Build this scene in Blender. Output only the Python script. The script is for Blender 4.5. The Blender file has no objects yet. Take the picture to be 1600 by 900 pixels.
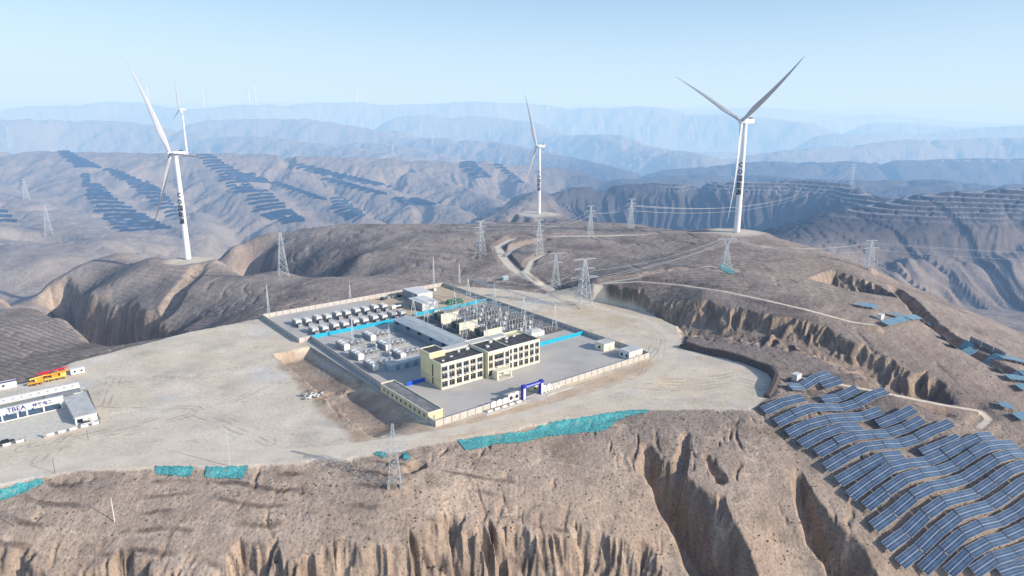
import bpy, math, random
import numpy as np
from mathutils import Vector, Matrix

random.seed(7)
np.random.seed(7)
# ---------------------------------------------------------------- camera geometry
F_PX, HCAM = 1067.0, 120.0
PITCH = math.radians(14.2)
CP, SP = math.cos(PITCH), math.sin(PITCH)

def ray(u, v):
    return ((u - 800) / F_PX, CP + (450 - v) / F_PX * SP, -SP + (450 - v) / F_PX * CP)

def PZ(u, v, z=0.0):
    """world point at photo position (u, v) lying at height z"""
    d = ray(u, v); t = (z - HCAM) / d[2]
    return (t * d[0], t * d[1], z)

def PY(u, v, y):
    """world point at photo position (u, v) lying at forward distance y"""
    d = ray(u, v); t = y / d[1]
    return (t * d[0], y, HCAM + t * d[2])

# ---------------------------------------------------------------- noise
_perm = np.random.permutation(256)
_perm = np.concatenate([_perm, _perm, _perm])
_ga = np.random.rand(256) * 2 * np.pi
_gx, _gy = np.cos(_ga), np.sin(_ga)

def gnoise(x, y):
    xi = np.floor(x).astype(np.int64); yi = np.floor(y).astype(np.int64)
    xf = x - xi; yf = y - yi
    xi &= 255; yi &= 255
    u = xf * xf * xf * (xf * (xf * 6 - 15) + 10); v = yf * yf * yf * (yf * (yf * 6 - 15) + 10)
    def g(ix, iy, fx, fy):
        h = _perm[_perm[ix & 255] + (iy & 255)]
        return _gx[h] * fx + _gy[h] * fy
    a = g(xi, yi, xf, yf); b = g(xi + 1, yi, xf - 1, yf)
    c = g(xi, yi + 1, xf, yf - 1); d = g(xi + 1, yi + 1, xf - 1, yf - 1)
    return ((a + u * (b - a)) * (1 - v) + (c + u * (d - c)) * v) * 1.5

def fbm(x, y, lam, octv=4, gain=0.5, off=0.0):
    r = 0; a = 1.0; t = 0.0; f = 1.0 / lam
    for i in range(octv):
        r = r + a * gnoise(x * f + 17.3 * i + off, y * f - 9.1 * i + off)
        t += a; a *= gain; f *= 2.03
    return r / t

def ridged(x, y, lam, octv=3, off=0.0):
    r = 0; a = 1.0; t = 0.0; f = 1.0 / lam
    for i in range(octv):
        r = r + a * (1 - np.abs(gnoise(x * f + 31.7 * i + off, y * f + 5.3 * i - off)) * 2)
        t += a; a *= 0.5; f *= 2.1
    return r / t

def sstep(a, b, x):
    t = np.clip((x - a) / (b - a), 0, 1)
    return t * t * (3 - 2 * t)

def smax(a, b, k):
    h = np.clip(0.5 + 0.5 * (a - b) / k, 0, 1)
    return b + (a - b) * h + k * h * (1 - h)

def polydist(X, Y, pts):
    """distance, along-length, interpolated z, signed side (+ = left of direction)"""
    best = np.full(X.shape, 1e18); S = np.zeros(X.shape); Z = np.zeros(X.shape); SG = np.ones(X.shape)
    acc = 0.0
    for a, b in zip(pts[:-1], pts[1:]):
        ex, ey = b[0] - a[0], b[1] - a[1]
        L2 = ex * ex + ey * ey + 1e-9; L = math.sqrt(L2)
        t = np.clip(((X - a[0]) * ex + (Y - a[1]) * ey) / L2, 0, 1)
        dx = X - a[0] - t * ex; dy = Y - a[1] - t * ey
        d2 = dx * dx + dy * dy
        m = d2 < best
        best = np.where(m, d2, best)
        S = np.where(m, acc + t * L, S)
        Z = np.where(m, a[2] + t * (b[2] - a[2]), Z)
        SG = np.where(m, np.sign(ex * (Y - a[1]) - ey * (X - a[0])), SG)
        acc += L
    return np.sqrt(best), S, Z, SG, acc

def polysd(X, Y, poly):
    """signed distance to a polygon, + inside"""
    n = len(poly); d2 = np.full(X.shape, 1e18); ins = np.zeros(X.shape, bool)
    for i in range(n):
        a = poly[i]; b = poly[(i + 1) % n]
        ex, ey = b[0] - a[0], b[1] - a[1]
        t = np.clip(((X - a[0]) * ex + (Y - a[1]) * ey) / (ex * ex + ey * ey + 1e-9), 0, 1)
        dx = X - a[0] - t * ex; dy = Y - a[1] - t * ey
        d2 = np.minimum(d2, dx * dx + dy * dy)
        c = (a[1] > Y) != (b[1] > Y)
        xi = (b[0] - a[0]) * (Y - a[1]) / ((b[1] - a[1]) + 1e-12) + a[0]
        ins ^= c & (X < xi)
    d = np.sqrt(d2)
    return np.where(ins, d, -d)

def bb(X, Y, pts, m):
    xs = [p[0] for p in pts]; ys = [p[1] for p in pts]
    return (X > min(xs) - m) & (X < max(xs) + m) & (Y > min(ys) - m) & (Y < max(ys) + m)

# ---------------------------------------------------------------- near terrain: scattered heights
CZ = [  # u, v, z
 # graded platform
 (0,745,0),(200,715,0),(400,712,0),(600,690,0),(700,675,0),(850,640,0),(1000,640,0),(1170,638,0),
 (1050,570,0),(1060,520,0),(1000,492,0),(930,478,0),(860,452,1),(100,600,0),(250,540,0),(405,505,0),
 (300,620,0),(500,650,0),(600,560,0),(750,520,0),(850,600,0),(560,480,0),(680,455,0),(940,530,0),
 # foreground slope
 (-100,780,-4),(0,785,-4),(150,770,-3.2),(250,765,-3.2),(400,762,-3.2),(500,760,-3.5),(0,850,-10),(100,810,-7),(300,800,-7),(500,800,-7.5),
 (617,752,-2.5),(700,755,-5),(760,730,-4),(850,705,-4),(950,700,-5),(980,670,-3),(850,760,-9),(950,780,-14),(700,800,-10),(600,830,-11.5),
 (300,850,-12),(50,870,-13),(450,840,-11.5),(800,810,-14),(1000,830,-21),(1050,860,-27),
 # spur between the two gullies
 (1080,665,-2),(1150,680,-4),(1100,730,-9),(1180,740,-11),(1200,810,-20),(1140,830,-20),(1250,880,-30),(1180,880,-27),
 # slope with the solar tables
 (1195,650,-1),(1250,600,-1),(1310,600,-3),(1310,690,-8),(1380,640,-6),(1440,700,-12),(1500,670,-12),
 (1400,780,-18),(1500,800,-22),(1600,720,-19),(1600,800,-26),(1590,900,-36),(1450,880,-31),(1350,850,-25),(1700,780,-28),(1750,900,-42),
 # bench and the foot of the cliffs
 (1075,535,1),(1150,545,2),(1230,570,1),(1300,582,-1),(1400,615,-5),(1500,645,-10),(1540,668,-13),(1600,690,-17),
 (1100,512,3),(1250,552,3),(1350,588,-2),(1450,625,-8),(1520,620,-10),(1600,660,-16),
 # top of the cliffs
 (930,447,11),(1000,445,14),(1100,457,16),(1200,474,15),(1300,497,11),(1400,530,4),(1480,560,-3),(1560,600,-10),(1650,640,-18),
 # hill with the right turbine
 (1130,405,19),(1000,405,13),(1080,380,18),(1250,425,15),(1340,465,10),(1450,512,2),(1540,560,-7),(1640,600,-15),
 (1151,362,20),(1080,360,18),(1220,372,18),(1280,390,15),(1340,412,12),(1400,450,5),(1450,475,2),(1520,520,-5),(1600,560,-12),(1700,610,-24),
 # hill behind the compound
 (560,445,1),(620,432,2),(680,440,0.5),(760,442,1),(820,430,4),(640,400,4),(560,400,1),(720,400,6),(800,395,9),(900,395,12),(940,420,11),
 (480,355,0),(540,352,3),(600,352,6),(700,358,9),(770,363,12),(850,366,14),(930,362,15),(1000,358,16),
 (420,366,-8),(365,388,-20),(400,373,-12),(420,402,-27),(500,405,-14),(560,415,-5),
 # left turbine hill
 (294,405,-8),(330,405,-8),(440,421,-4),(520,432,-1),(250,402,-10),(190,394,-16),(130,412,-24),(75,442,-36),(42,470,-46),
 (300,450,-12),(250,430,-13),(380,455,-7),(420,480,-2),(350,500,-12),(215,468,-24),(150,453,-25),(110,426,-27),(175,440,-21),(255,490,-24),(295,508,-20),(60,460,-46),
 # ploughed hill at left
 (-100,470,-16),(0,462,-20),(60,482,-18),(130,497,-15),(180,515,-13),(185,530,-12),(110,545,-7),(20,560,-6),(-60,600,-2),(50,590,-1),
 # centre turbine hill
 (842,333,-17),(780,329,-19),(720,336,-26),(675,350,-38),(900,341,-12),(960,348,-6),(1010,353,2),(820,350,-22),(740,352,-33),(900,353,-10),
]
CW = [  # hidden valleys and what lies outside the frame: u, forward distance, z
 (345,690,-72),(330,620,-45),(385,640,-48),(440,612,-40),(500,580,-30),(560,545,-12),(400,720,-60),(300,780,-80),(120,520,-48),(190,478,-42),(250,452,-36),(80,590,-62),(300,430,-20),(1700,330,-50),(1600,560,-75),(1500,640,-85),(1400,720,-90),(1300,760,-85),(1200,820,-75),(1100,860,-70),(1750,700,-100),
 (1000,980,-70),(880,1150,-90),(780,1150,-95),(680,1080,-95),(600,960,-90),(520,900,-85),(440,860,-80),(380,800,-75),
 (330,900,-100),(250,860,-95),(170,830,-95),(100,800,-85),(30,780,-90),(-60,760,-90),(20,650,-70),(-120,620,-60),
 (0,165,-30),(300,160,-30),(600,165,-32),(900,170,-40),(1100,170,-52),(1300,165,-55),(1600,150,-70),(800,120,-50),(200,120,-45),(1400,100,-75),
 (-250,300,-12),(-300,450,-30),(1900,250,-55),(1900,400,-60),
]
_cp = [PZ(*c) for c in CZ]
for u, y, z in CW:
    _cp.append(((u - 800) / F_PX * (y * CP + (HCAM - z) * SP), y, z))
_cp = np.array(_cp)
_sc = 100.0

def _phi(r2):
    return np.sqrt(r2 + 0.004)

def _solve():
    n = len(_cp); x = _cp[:, 0] / _sc; y = _cp[:, 1] / _sc
    A = np.zeros((n + 3, n + 3))
    A[:n, :n] = _phi((x[:, None] - x[None]) ** 2 + (y[:, None] - y[None]) ** 2) + np.eye(n) * -0.015
    A[:n, n] = 1; A[:n, n + 1] = x; A[:n, n + 2] = y
    A[n, :n] = 1; A[n + 1, :n] = x; A[n + 2, :n] = y
    b = np.zeros(n + 3); b[:n] = _cp[:, 2]
    return np.linalg.solve(A, b)
_w = _solve()

def rbf(X, Y):
    x = X / _sc; y = Y / _sc; n = len(_cp)
    r = _w[n] + _w[n + 1] * x + _w[n + 2] * y
    for i in range(n):
        r = r + _w[i] * _phi((x - _cp[i, 0] / _sc) ** 2 + (y - _cp[i, 1] / _sc) ** 2)
    return r

# ---------------------------------------------------------------- far ridges: crest lines (u, v, forward distance)
def L(*t): return [PY(*p) for p in t]
RIDGES = [ # crest, top half width, slope, flute amplitude, flute length
 (L((-200,234,1560),(100,238,1560),(300,240,1560),(450,243,1620),(600,248,1660),(760,255,1700),(860,262,1750)), 60, .42, 22, 60),
 (L((-60,262,1500),(-20,300,1250),(60,335,1080),(140,378,900)), 60, .36, 12, 70),
 (L((-120,300,1100),(-60,345,950),(20,385,850),(60,400,800)), 40, .45, 7, 37),
 (L((90,240,1540),(125,280,1370),(190,322,1230),(250,348,1150),(300,362,1090)), 34, .55, 18, 45),
 (L((165,246,1540),(225,285,1380),(275,318,1260),(310,345,1180)), 26, .55, 14, 45),
 (L((315,242,1560),(370,280,1400),(430,315,1280),(480,345,1190)), 36, .55, 20, 40),
 (L((420,250,1580),(470,288,1420),(530,320,1290),(575,346,1200)), 28, .55, 18, 42),
 (L((450,258,1600),(560,283,1480),(640,306,1380),(720,335,1270)), 26, .55, 18, 40),
 (L((600,258,1640),(680,282,1520),(760,308,1400),(800,330,1310)), 26, .55, 18, 44),
 (L((760,255,1700),(800,280,1560),(850,300,1480)), 26, .5, 18, 44),
 (L((800,330,1120),(850,296,1290),(950,288,1330),(1100,286,1290),(1240,284,1250),(1320,288,1200),(1362,310,1080),(1370,330,1010)), 26, .62, 20, 17),
 (L((985,281,1700),(1080,275,1750),(1200,275,1700),(1330,284,1500),(1480,282,1500),(1620,290,1480)), 60, .3, 6, 60),
 (L((1080,262,2000),(1180,253,2000),(1350,253,2000),(1480,249,2000),(1700,247,2000)), 50, .30, 6, 70),
 (L((1225,378,900),(1270,352,945),(1330,333,985),(1430,308,1010),(1600,296,1000),(1800,286,980)), 75, .52, 9, 21),
 (L((1170,245,2600),(1290,230,2700),(1400,217,2800),(1500,215,2800),(1700,208,2700)), 60, .38, 30, 90),
 (L((1330,208,3600),(1450,203,3700),(1700,196,3600)), 80, .35, 30, 100),
 (L((-200,196,2900),(30,190,2900),(110,186,3100),(200,192,3000),(330,205,2800),(480,222,2500),(620,240,2200)), 50, .38, 34, 80),
 (L((330,190,3300),(480,196,3200),(640,206,3000),(760,222,2700),(860,240,2400),(960,262,2100)), 50, .38, 34, 80),
 (L((640,180,4100),(800,190,3900),(900,205,3500),(1000,222,3000),(1080,240,2600)), 50, .36, 36, 90),
 (L((560,222,2700),(640,232,2500),(700,244,2300)), 40, .36, 24, 70),
 (L((-300,170,4600),(0,170,4600),(120,164,4700),(205,157,4800),(300,165,4600),(420,168,4800)), 60, .33, 50, 130),
 (L((380,164,5300),(560,164,5300),(740,163,5200),(860,166,5300),(1000,170,5000),(1120,178,4700),(1250,192,4300)), 60, .33, 50, 130),
 (L((900,170,6400),(1100,172,6500),(1300,174,6500),(1420,182,6300),(1560,192,6000),(1750,196,5800)), 80, .3, 50, 150),
 (L((1380,196,4700),(1500,200,4500),(1700,190,4500)), 80, .33, 40, 120),
 (L((-400,160,9000),(200,160,9000),(800,163,9000),(1400,172,9000),(2000,178,9000)), 200, .3, 60, 300),
]

CLIFFS = [ # lip (photo, z), drop, width, flute amplitude, flute length, reach, side(+1 drop on left of direction)
 # bottom edge of the picture
 ([(-60,872,-12),(30,862,-11.5),(75,884,-13),(120,878,-13),(150,866,-12),(200,848,-11),(250,876,-13),(320,884,-13),(370,852,-11.5),(420,846,-11.5),(470,866,-13),(520,838,-11),(600,838,-12),
   (655,842,-13),(700,800,-9.5),(745,822,-12),(790,808,-12),(840,826,-14),(900,808,-15),(960,826,-18),(1010,852,-24),(1050,915,-33)], 16, 4.0, 3.4, 4.6, 75, -1),
 # cliffs below the white track
 ([(920,452,10),(1000,450,13.5),(1100,464,15),(1200,484,14),(1290,508,10),(1370,545,3),(1430,580,-2),(1500,610,-8)], 7, 6, 5.5, 6, 14, -1),
 # rock knob on the right crest
 ([(1300,425,12),(1330,432,11),(1375,445,8),(1410,470,4)], 10, 5, 4, 6, 22, -1),
 # shaded flank of the left turbine hill
 ([(40,474,-48),(75,446,-37),(112,428,-27),(150,456,-25),(215,471,-24),(255,493,-24),(300,512,-19),(350,516,-10)], 38, 13, 2.6, 12, 42, -1),
]
GULLIES = [ # floor line (photo, z of the lip), depth, half width, power
 ([(1012,690,-3),(1018,725,-8),(1040,750,-12),(1062,790,-18),(1085,820,-22),(1110,870,-28),(1130,910,-33)], [4,13,18,20,21,22,22], [3,6,8,9.5,10.5,11.5,12]),
 ([(1070,680,-4),(1066,715,-8),(1058,745,-12)], [1.5,4,5], [2,3,4]),
 ([(1130,780,-15),(1128,810,-18),(1150,860,-25)], [2,5,6], [2,3.5,5]),
 ([(1248,735,-11),(1262,770,-14),(1285,810,-18),(1315,850,-24),(1345,910,-31)], [3,11,15,16,16], [3,5.5,8,9,10]),
 ([(1105,716,-8),(1125,745,-11)], [2,3.5], [2,3]),
 ([(180,520,-30),(225,512,-36),(260,500,-30),(330,430,-22)], [6,10,8,2], [14,14,12,8]),
 ([(1400,450,5),(1450,500,2),(1500,540,-4),(1580,580,-9)], [5,9,9,9], [6,8,8,8]),
 ([(640,730,-1),(655,722,-.5)], [2.5,2.5], [3,3]),
]
ROADS = { # centre line (photo), half width
 'front': ([(-80,768,0),(0,742,0),(120,722,0),(250,716,0),(400,712,0),(520,703,0),(640,686,0),(720,672,0),(820,648,0),(930,618,0),(1010,592,0),(1045,565,0),(1050,530,0),(1015,503,0),(960,487,0),(905,474,.5),(865,455,1),(830,438,2.5),(800,420,4.5),(785,402,6),(778,386,8),(800,374,10),(850,370,12),(930,369,14),(1010,367,16),(1080,364,18),(1140,363,20)], 3.6),
 'spur': ([(785,402,6),(808,388,8),(850,378,11)], 2.6),
 'branch': ([(838,440,3),(822,425,5),(830,408,7),(850,398,9)], 2.0),
 'track': ([(860,456,1.5),(930,444,10.5),(1000,440,14),(1060,445,15.5),(1130,455,16.5),(1200,470,16),(1260,484,14),(1330,503,10),(1365,508,9)], 1.3),
 'bench': ([(1250,590,0),(1330,604,-3),(1420,622,-6.5),(1480,634,-9.5),(1530,642,-12.5),(1546,655,-14),(1530,668,-14)], 1.5),
 'upper': ([(930,444,10.5),(1000,434,14.5),(1060,424,17),(1110,416,18.5),(1132,420,18.5)], 1.2),
}
PADS = [ # outline (photo, z), z, soft edge
 ([(-260,800),(0,758),(120,735),(400,728),(560,715),(700,690),(860,660),(1000,640),(1170,640),(1204,620),(1218,592),(1190,577),(1068,541),
   (1060,510),(1000,484),(940,470),(870,462),(790,452),(680,446),(560,470),(420,494),(300,517),(180,548),(110,566),(70,590),(-60,620),(-300,660)], 0.0, 3.0),
]
TPADS = [ (PZ(294,407,-8), 24, -8), (PZ(842,334,-17), 36, -17), (PZ(1151,363,20), 26, 20),
          (PZ(1136,422,18.5), 9, 18.5), (PZ(617,750,-2.5), 4, -2.5), (PZ(1357,418,11.5), 5, 11.5) ]

def terrain(X, Y, want=False):
    X = np.asarray(X, float); Y = np.asarray(Y, float)
    Zr = np.full(X.shape, -120.0)
    m = Y < 1250
    Zr[m] = rbf(X[m], Y[m])
    far = sstep(950, 1200, Y)
    base = -105 + 18 * fbm(X, Y, 500, 2) + 35 * sstep(1800, 4500, Y)
    Z = np.maximum(Zr * (1 - far) + base * far, -118)
    # undulation of the open hills
    R = np.hypot(X, Y)
    amp = 0.9 + 2.2 * sstep(380, 800, R) + 5 * sstep(900, 1500, R)
    ond = fbm(X, Y, 60, 4, .5, 3.1) * amp
    # far ridge crests with spurs
    mf = Y > 640
    if mf.any():
        x = X[mf]; y = Y[mf]; zf = Z[mf].copy()
        wx = x + 26 * fbm(x, y, 170, 3, .5, 1.0); wy = y + 26 * fbm(x, y, 170, 3, .5, 7.7)
        for pts, w, sl, fa, fl in RIDGES:
            reach = 420 if pts[0][1] < 2200 else 800
            k = bb(wx, wy, pts, reach)
            if not k.any(): continue
            d, s, zc, sg, _ = polydist(wx[k], wy[k], pts)
            h = zc - sl * (np.sqrt(d * d + w * w) - w) * (1 + 0.35 * sstep(w, 4 * w, d))
            fx = s / fl + 0.6 * gnoise(wx[k] / fl / 2, wy[k] / fl / 2)
            rg = np.abs(gnoise(fx, d * 0.0035 + 11.0 * fl)) * 2 + .45 * np.abs(gnoise(fx * 2.7, d * .008 + 3.0)) * 2
            if pts[0][1] > 2200: fa_ = fa * .45
            else: fa_ = fa
            h = h + fa_ * 0.55 * (rg - 0.6) * sstep(w * .6, w * 3.0, d)
            zf[k] = smax(zf[k], h, 10)
        gl = sstep(780, 900, y) * (1 - sstep(2600, 3600, y))
        rv = ridged(x + .35 * y, y - .2 * x, 260, 2, 9.)
        zf -= gl * (16 * sstep(.6, 1.0, rv) + 1.6 * sstep(.5, 1.0, ridged(x, y, 30, 2, 4.)))
        fz = sstep(2000, 3200, y)
        zf += fz * fbm(x, y, 620, 3, .42, 2.0) * 55
        fd = sstep(640, 800, y); Z[mf] = Z[mf] * (1 - fd) + zf * fd
    Z = Z + ond
    msk = {}
    near = R < 1100
    # hollows and swells of the slope under the solar tables
    k = (X > 95) & (Y < 340)
    if k.any():
        cr, sr = math.cos(math.radians(33)), math.sin(math.radians(33))
        sx = X[k] * cr + Y[k] * sr
        Z[k] -= 1.8 * np.sin((sx - 264) / 52 * 2 * np.pi) * sstep(95, 112, X[k]) * (1 - sstep(300, 335, Y[k]))
    # cliffs
    rock = np.zeros(X.shape)
    for lip, drop, w, fa, fl, reach, side in CLIFFS:
        pts = [PZ(*p) for p in lip]
        k = bb(X, Y, pts, reach + 30)
        if not k.any(): continue
        x, y = X[k], Y[k]
        d, s, zc, sg, Lt = polydist(x, y, pts)
        sd = d * sg * side
        s2 = s + fl * 1.6 * fbm(x, y, fl * 4, 3, .5, 5.)
        n1 = gnoise(s2 / fl, sd * .03 + 4.2)
        n2 = gnoise(s2 / (fl * .38), sd * .06 + 9.2)
        fl_ = 1.5 * fa * fbm(x, y, fl * 2.4, 4, .6, 13.) + .42 * fa * (1.5 * (np.abs(n1) * 2 - .45) * (1 + 1.3 * gnoise(s / fl / 3, 2.2)) + .8 * n2 + 1.2 * gnoise(s / fl / 5, 7.7))
        sd = sd + fl_ * np.where(sd > -fa * 2.5, 1, 0)
        led = 3.5 + 3 * gnoise(s / fl / 2, 31.)
        prof = sstep(0, w, sd) * 0.42 + .36 * sstep(led, led + w, sd) + .22 * sstep(w * .6, reach * .9, sd)
        prof = prof * (1 - sstep(reach, reach + 24, sd))
        endf = sstep(0, Lt * .06, s) * sstep(0, Lt * .06, Lt - s)
        Z[k] -= drop * prof * endf
        rock[k] = np.maximum(rock[k], sstep(-.4, .6, sd) * (1 - sstep(w * 2, w * 3 + 6, sd)) * endf)
    for fl, dep, wid in GULLIES:
        pts = [PZ(*p) for p in fl]
        k = bb(X, Y, pts, 40)
        if not k.any(): continue
        x, y = X[k], Y[k]
        x2 = x + 1.6 * fbm(x, y, 9, 3, .6, 5.); y2 = y + 1.6 * fbm(x, y, 9, 3, .6, 8.)
        pd = [(p[0], p[1], q) for p, q in zip(pts, dep)]
        pw = [(p[0], p[1], q) for p, q in zip(pts, wid)]
        d, s, D, sg, Lt = polydist(x2, y2, pd)
        _, _, W, _, _ = polydist(x2, y2, pw)
        t = np.clip(d / W, 0, 1)
        Z[k] -= D * (1 - sstep(.12, 1.0, t))
        rock[k] = np.maximum(rock[k], (1 - sstep(.7, 1.0, t)) * .8)
    # fine rills on everything steepish and near
    if near.any():
        x, y = X[near], Y[near]
        Z[near] += .28 * fbm(x, y, 7, 4, .6, 12.)
        rn = R[near]; fgm = 1 - sstep(300, 350, rn)
        wx = x + 3 * gnoise(x / 15, y / 15); wy = y + 3 * gnoise(x / 15 + 5, y / 15)
        Z[near] -= fgm * .85 * sstep(.62, 1.0, ridged(wx, wy * .42, 11, 3, 7.)) * sstep(-.25, .3, gnoise(x / 28, y / 28))
        Z[near] -= (1 - fgm) * (1 - sstep(800, 1000, rn)) * .75 * sstep(.62, 1.0, ridged(wx + .3 * wy, wy * .55, 34, 3, 17.)) * sstep(-.3, .3, gnoise(x / 80, y / 80 + 3))
    # graded pads
    pad = np.zeros(X.shape)
    for pl, z0, soft in PADS:
        pts = [PZ(p[0], p[1], z0) for p in pl]
        k = bb(X, Y, pts, 30)
        x, y = X[k], Y[k]
        sd = polysd(x, y, pts) + 2.4 * fbm(x, y, 12, 4, .6)
        a = sstep(-soft, soft * .4, sd)
        Z[k] = Z[k] * (1 - a) + z0 * a
        pad[k] = np.maximum(pad[k], sstep(-1.2, .6, sd))
    for c, r, z0 in TPADS:
        d = np.hypot(X - c[0], (Y - c[1])) + r * .35 * fbm(X, Y, r * 1.1, 3)
        a = 1 - sstep(r * .8, r * 1.5, d)
        Z = Z * (1 - a) + z0 * a
        pad = np.maximum(pad, (1 - sstep(r * .7, r * 1.0, d)) * (.85 if r > 12 else .35))
    # spoil bank and ditch between the pad and the compound
    bp = [PZ(*p) for p in [(425,553,0),(470,590,0),(520,640,0),(590,690,0)]]
    k = bb(X, Y, bp, 30)
    if k.any():
        x, y = X[k], Y[k]
        d, s, _, sg, Lt = polydist(x, y, bp)
        sd = d * sg + .8 * fbm(x, y, 6, 3)
        e = sstep(0, 4, s) * sstep(0, 20, Lt - s)
        Z[k] += -5.5 * e * sstep(0, 1.8, sd) * (1 - sstep(12, 30, sd))
        pad[k] *= 1 - .55 * e * sstep(0, 1.5, sd) * (1 - sstep(14, 20, sd))
        # heap of loosened soil
    for hp, hh, hr in (((498,612,0),1.6,5),((520,628,0),1.3,5),((486,596,0),1.2,3.5),((545,648,0),1.1,5),((560,664,0),1.0,5),((505,600,0),1.8,3.5),((535,600,0),1.2,4)):
        c = PZ(*hp); d = np.hypot(X - c[0], Y - c[1])
        k = d < hr * 2.5
        Z[k] += hh * np.exp(-(d[k] / hr) ** 2) * (1 + .9 * fbm(X[k], Y[k], 2.6, 3))
    # roads
    road = np.zeros(X.shape)
    for nm, (rp, hw) in ROADS.items():
        pts = [PZ(*p) for p in rp]
        k = bb(X, Y, pts, 14)
        if not k.any(): continue
        d, s, zc, sg, Lt = polydist(X[k], Y[k], pts)
        zr = rbf(X[k], Y[k]) * 0 + zc
        a = 1 - sstep(hw + .3, hw + 4.5, d)
        Z[k] = Z[k] * (1 - a) + zr * a
        road[k] = np.maximum(road[k], 1 - sstep(hw * .7, hw * 1.25, d + .5 * gnoise(X[k] / 3, Y[k] / 3)))
    # terraces on the right-hand hills
    tm = (X > 230) & (Y > 860) & (Y < 2300)
    terr = np.zeros(X.shape)
    if tm.any():
        x, y, z = X[tm], Y[tm], Z[tm] - ond[tm]
        st = 5.0
        q = z / st + .25 * gnoise(x / 90, y / 90)
        fr = q - np.floor(q)
        zt = (np.floor(q) + sstep(.0, .5, fr)) * st
        a = sstep(-24, -14, z - .012 * (y - 1000)) * sstep(250, 330, x)
        Z[tm] = z + (zt - z) * a * .9 + ond[tm] * (1 - a)
        terr[tm] = a * sstep(.62, .8, fr)
    if want:
        return Z, dict(rock=rock, pad=pad, road=road, terr=terr)
    return Z

def hz(x, y):
    return float(terrain(np.array([x]), np.array([y]))[0])

def hzs(xy):
    a = np.array(xy)
    return terrain(a[:, 0], a[:, 1])

# ---------------------------------------------------------------- material helpers
def new_mat(name):
    m = bpy.data.materials.new(name); m.use_nodes = True
    nt = m.node_tree
    return m, nt, nt.nodes['Principled BSDF']

def mat(name, col, rough=.7, metal=0.0, var=.12, scale=1.5, bump=0.0, spec=.3):
    """painted / mineral surface with soft procedural mottling"""
    m, nt, b = new_mat(name)
    b.inputs['Roughness'].default_value = rough; b.inputs['Metallic'].default_value = metal
    b.inputs['Specular IOR Level'].default_value = spec
    if var > 0:
        tc = nt.nodes.new('ShaderNodeTexCoord'); n = nt.nodes.new('ShaderNodeTexNoise')
        n.inputs['Scale'].default_value = scale; n.inputs['Detail'].default_value = 4
        nt.links.new(tc.outputs['Object'], n.inputs['Vector'])
        r = nt.nodes.new('ShaderNodeValToRGB')
        r.color_ramp.elements[0].position = .3; r.color_ramp.elements[1].position = .7
        r.color_ramp.elements[0].color = tuple(c * (1 - var) for c in col) + (1,)
        r.color_ramp.elements[1].color = tuple(min(1, c * (1 + var)) for c in col) + (1,)
        nt.links.new(n.outputs['Fac'], r.inputs['Fac']); nt.links.new(r.outputs['Color'], b.inputs['Base Color'])
        if bump:
            bp = nt.nodes.new('ShaderNodeBump'); bp.inputs['Strength'].default_value = bump
            nt.links.new(n.outputs['Fac'], bp.inputs['Height']); nt.links.new(bp.outputs['Normal'], b.inputs['Normal'])
    else:
        b.inputs['Base Color'].default_value = tuple(col) + (1,)
    return m

COL = bpy.context.scene.collection

def mesh_np(name, V, Fq, material=None, smooth=True):
    me = bpy.data.meshes.new(name)
    n = len(V); f = len(Fq)
    me.vertices.add(n); me.vertices.foreach_set('co', np.asarray(V, np.float32).ravel())
    me.loops.add(f * 4); me.loops.foreach_set('vertex_index', np.asarray(Fq, np.int32).ravel())
    me.polygons.add(f); me.polygons.foreach_set('loop_start', np.arange(0, f * 4, 4, dtype=np.int32))
    me.polygons.foreach_set('loop_total', np.full(f, 4, np.int32))
    me.update(calc_edges=True)
    if smooth: me.polygons.foreach_set('use_smooth', np.ones(f, bool))
    if material: me.materials.append(material)
    return me

def link(name, me, parent=None):
    o = bpy.data.objects.new(name, me); COL.objects.link(o)
    if parent is not None: o.parent = parent
    return o

def structure(name, me):
    o = link(name, me); o['kind'] = 'structure'; return o

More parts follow.
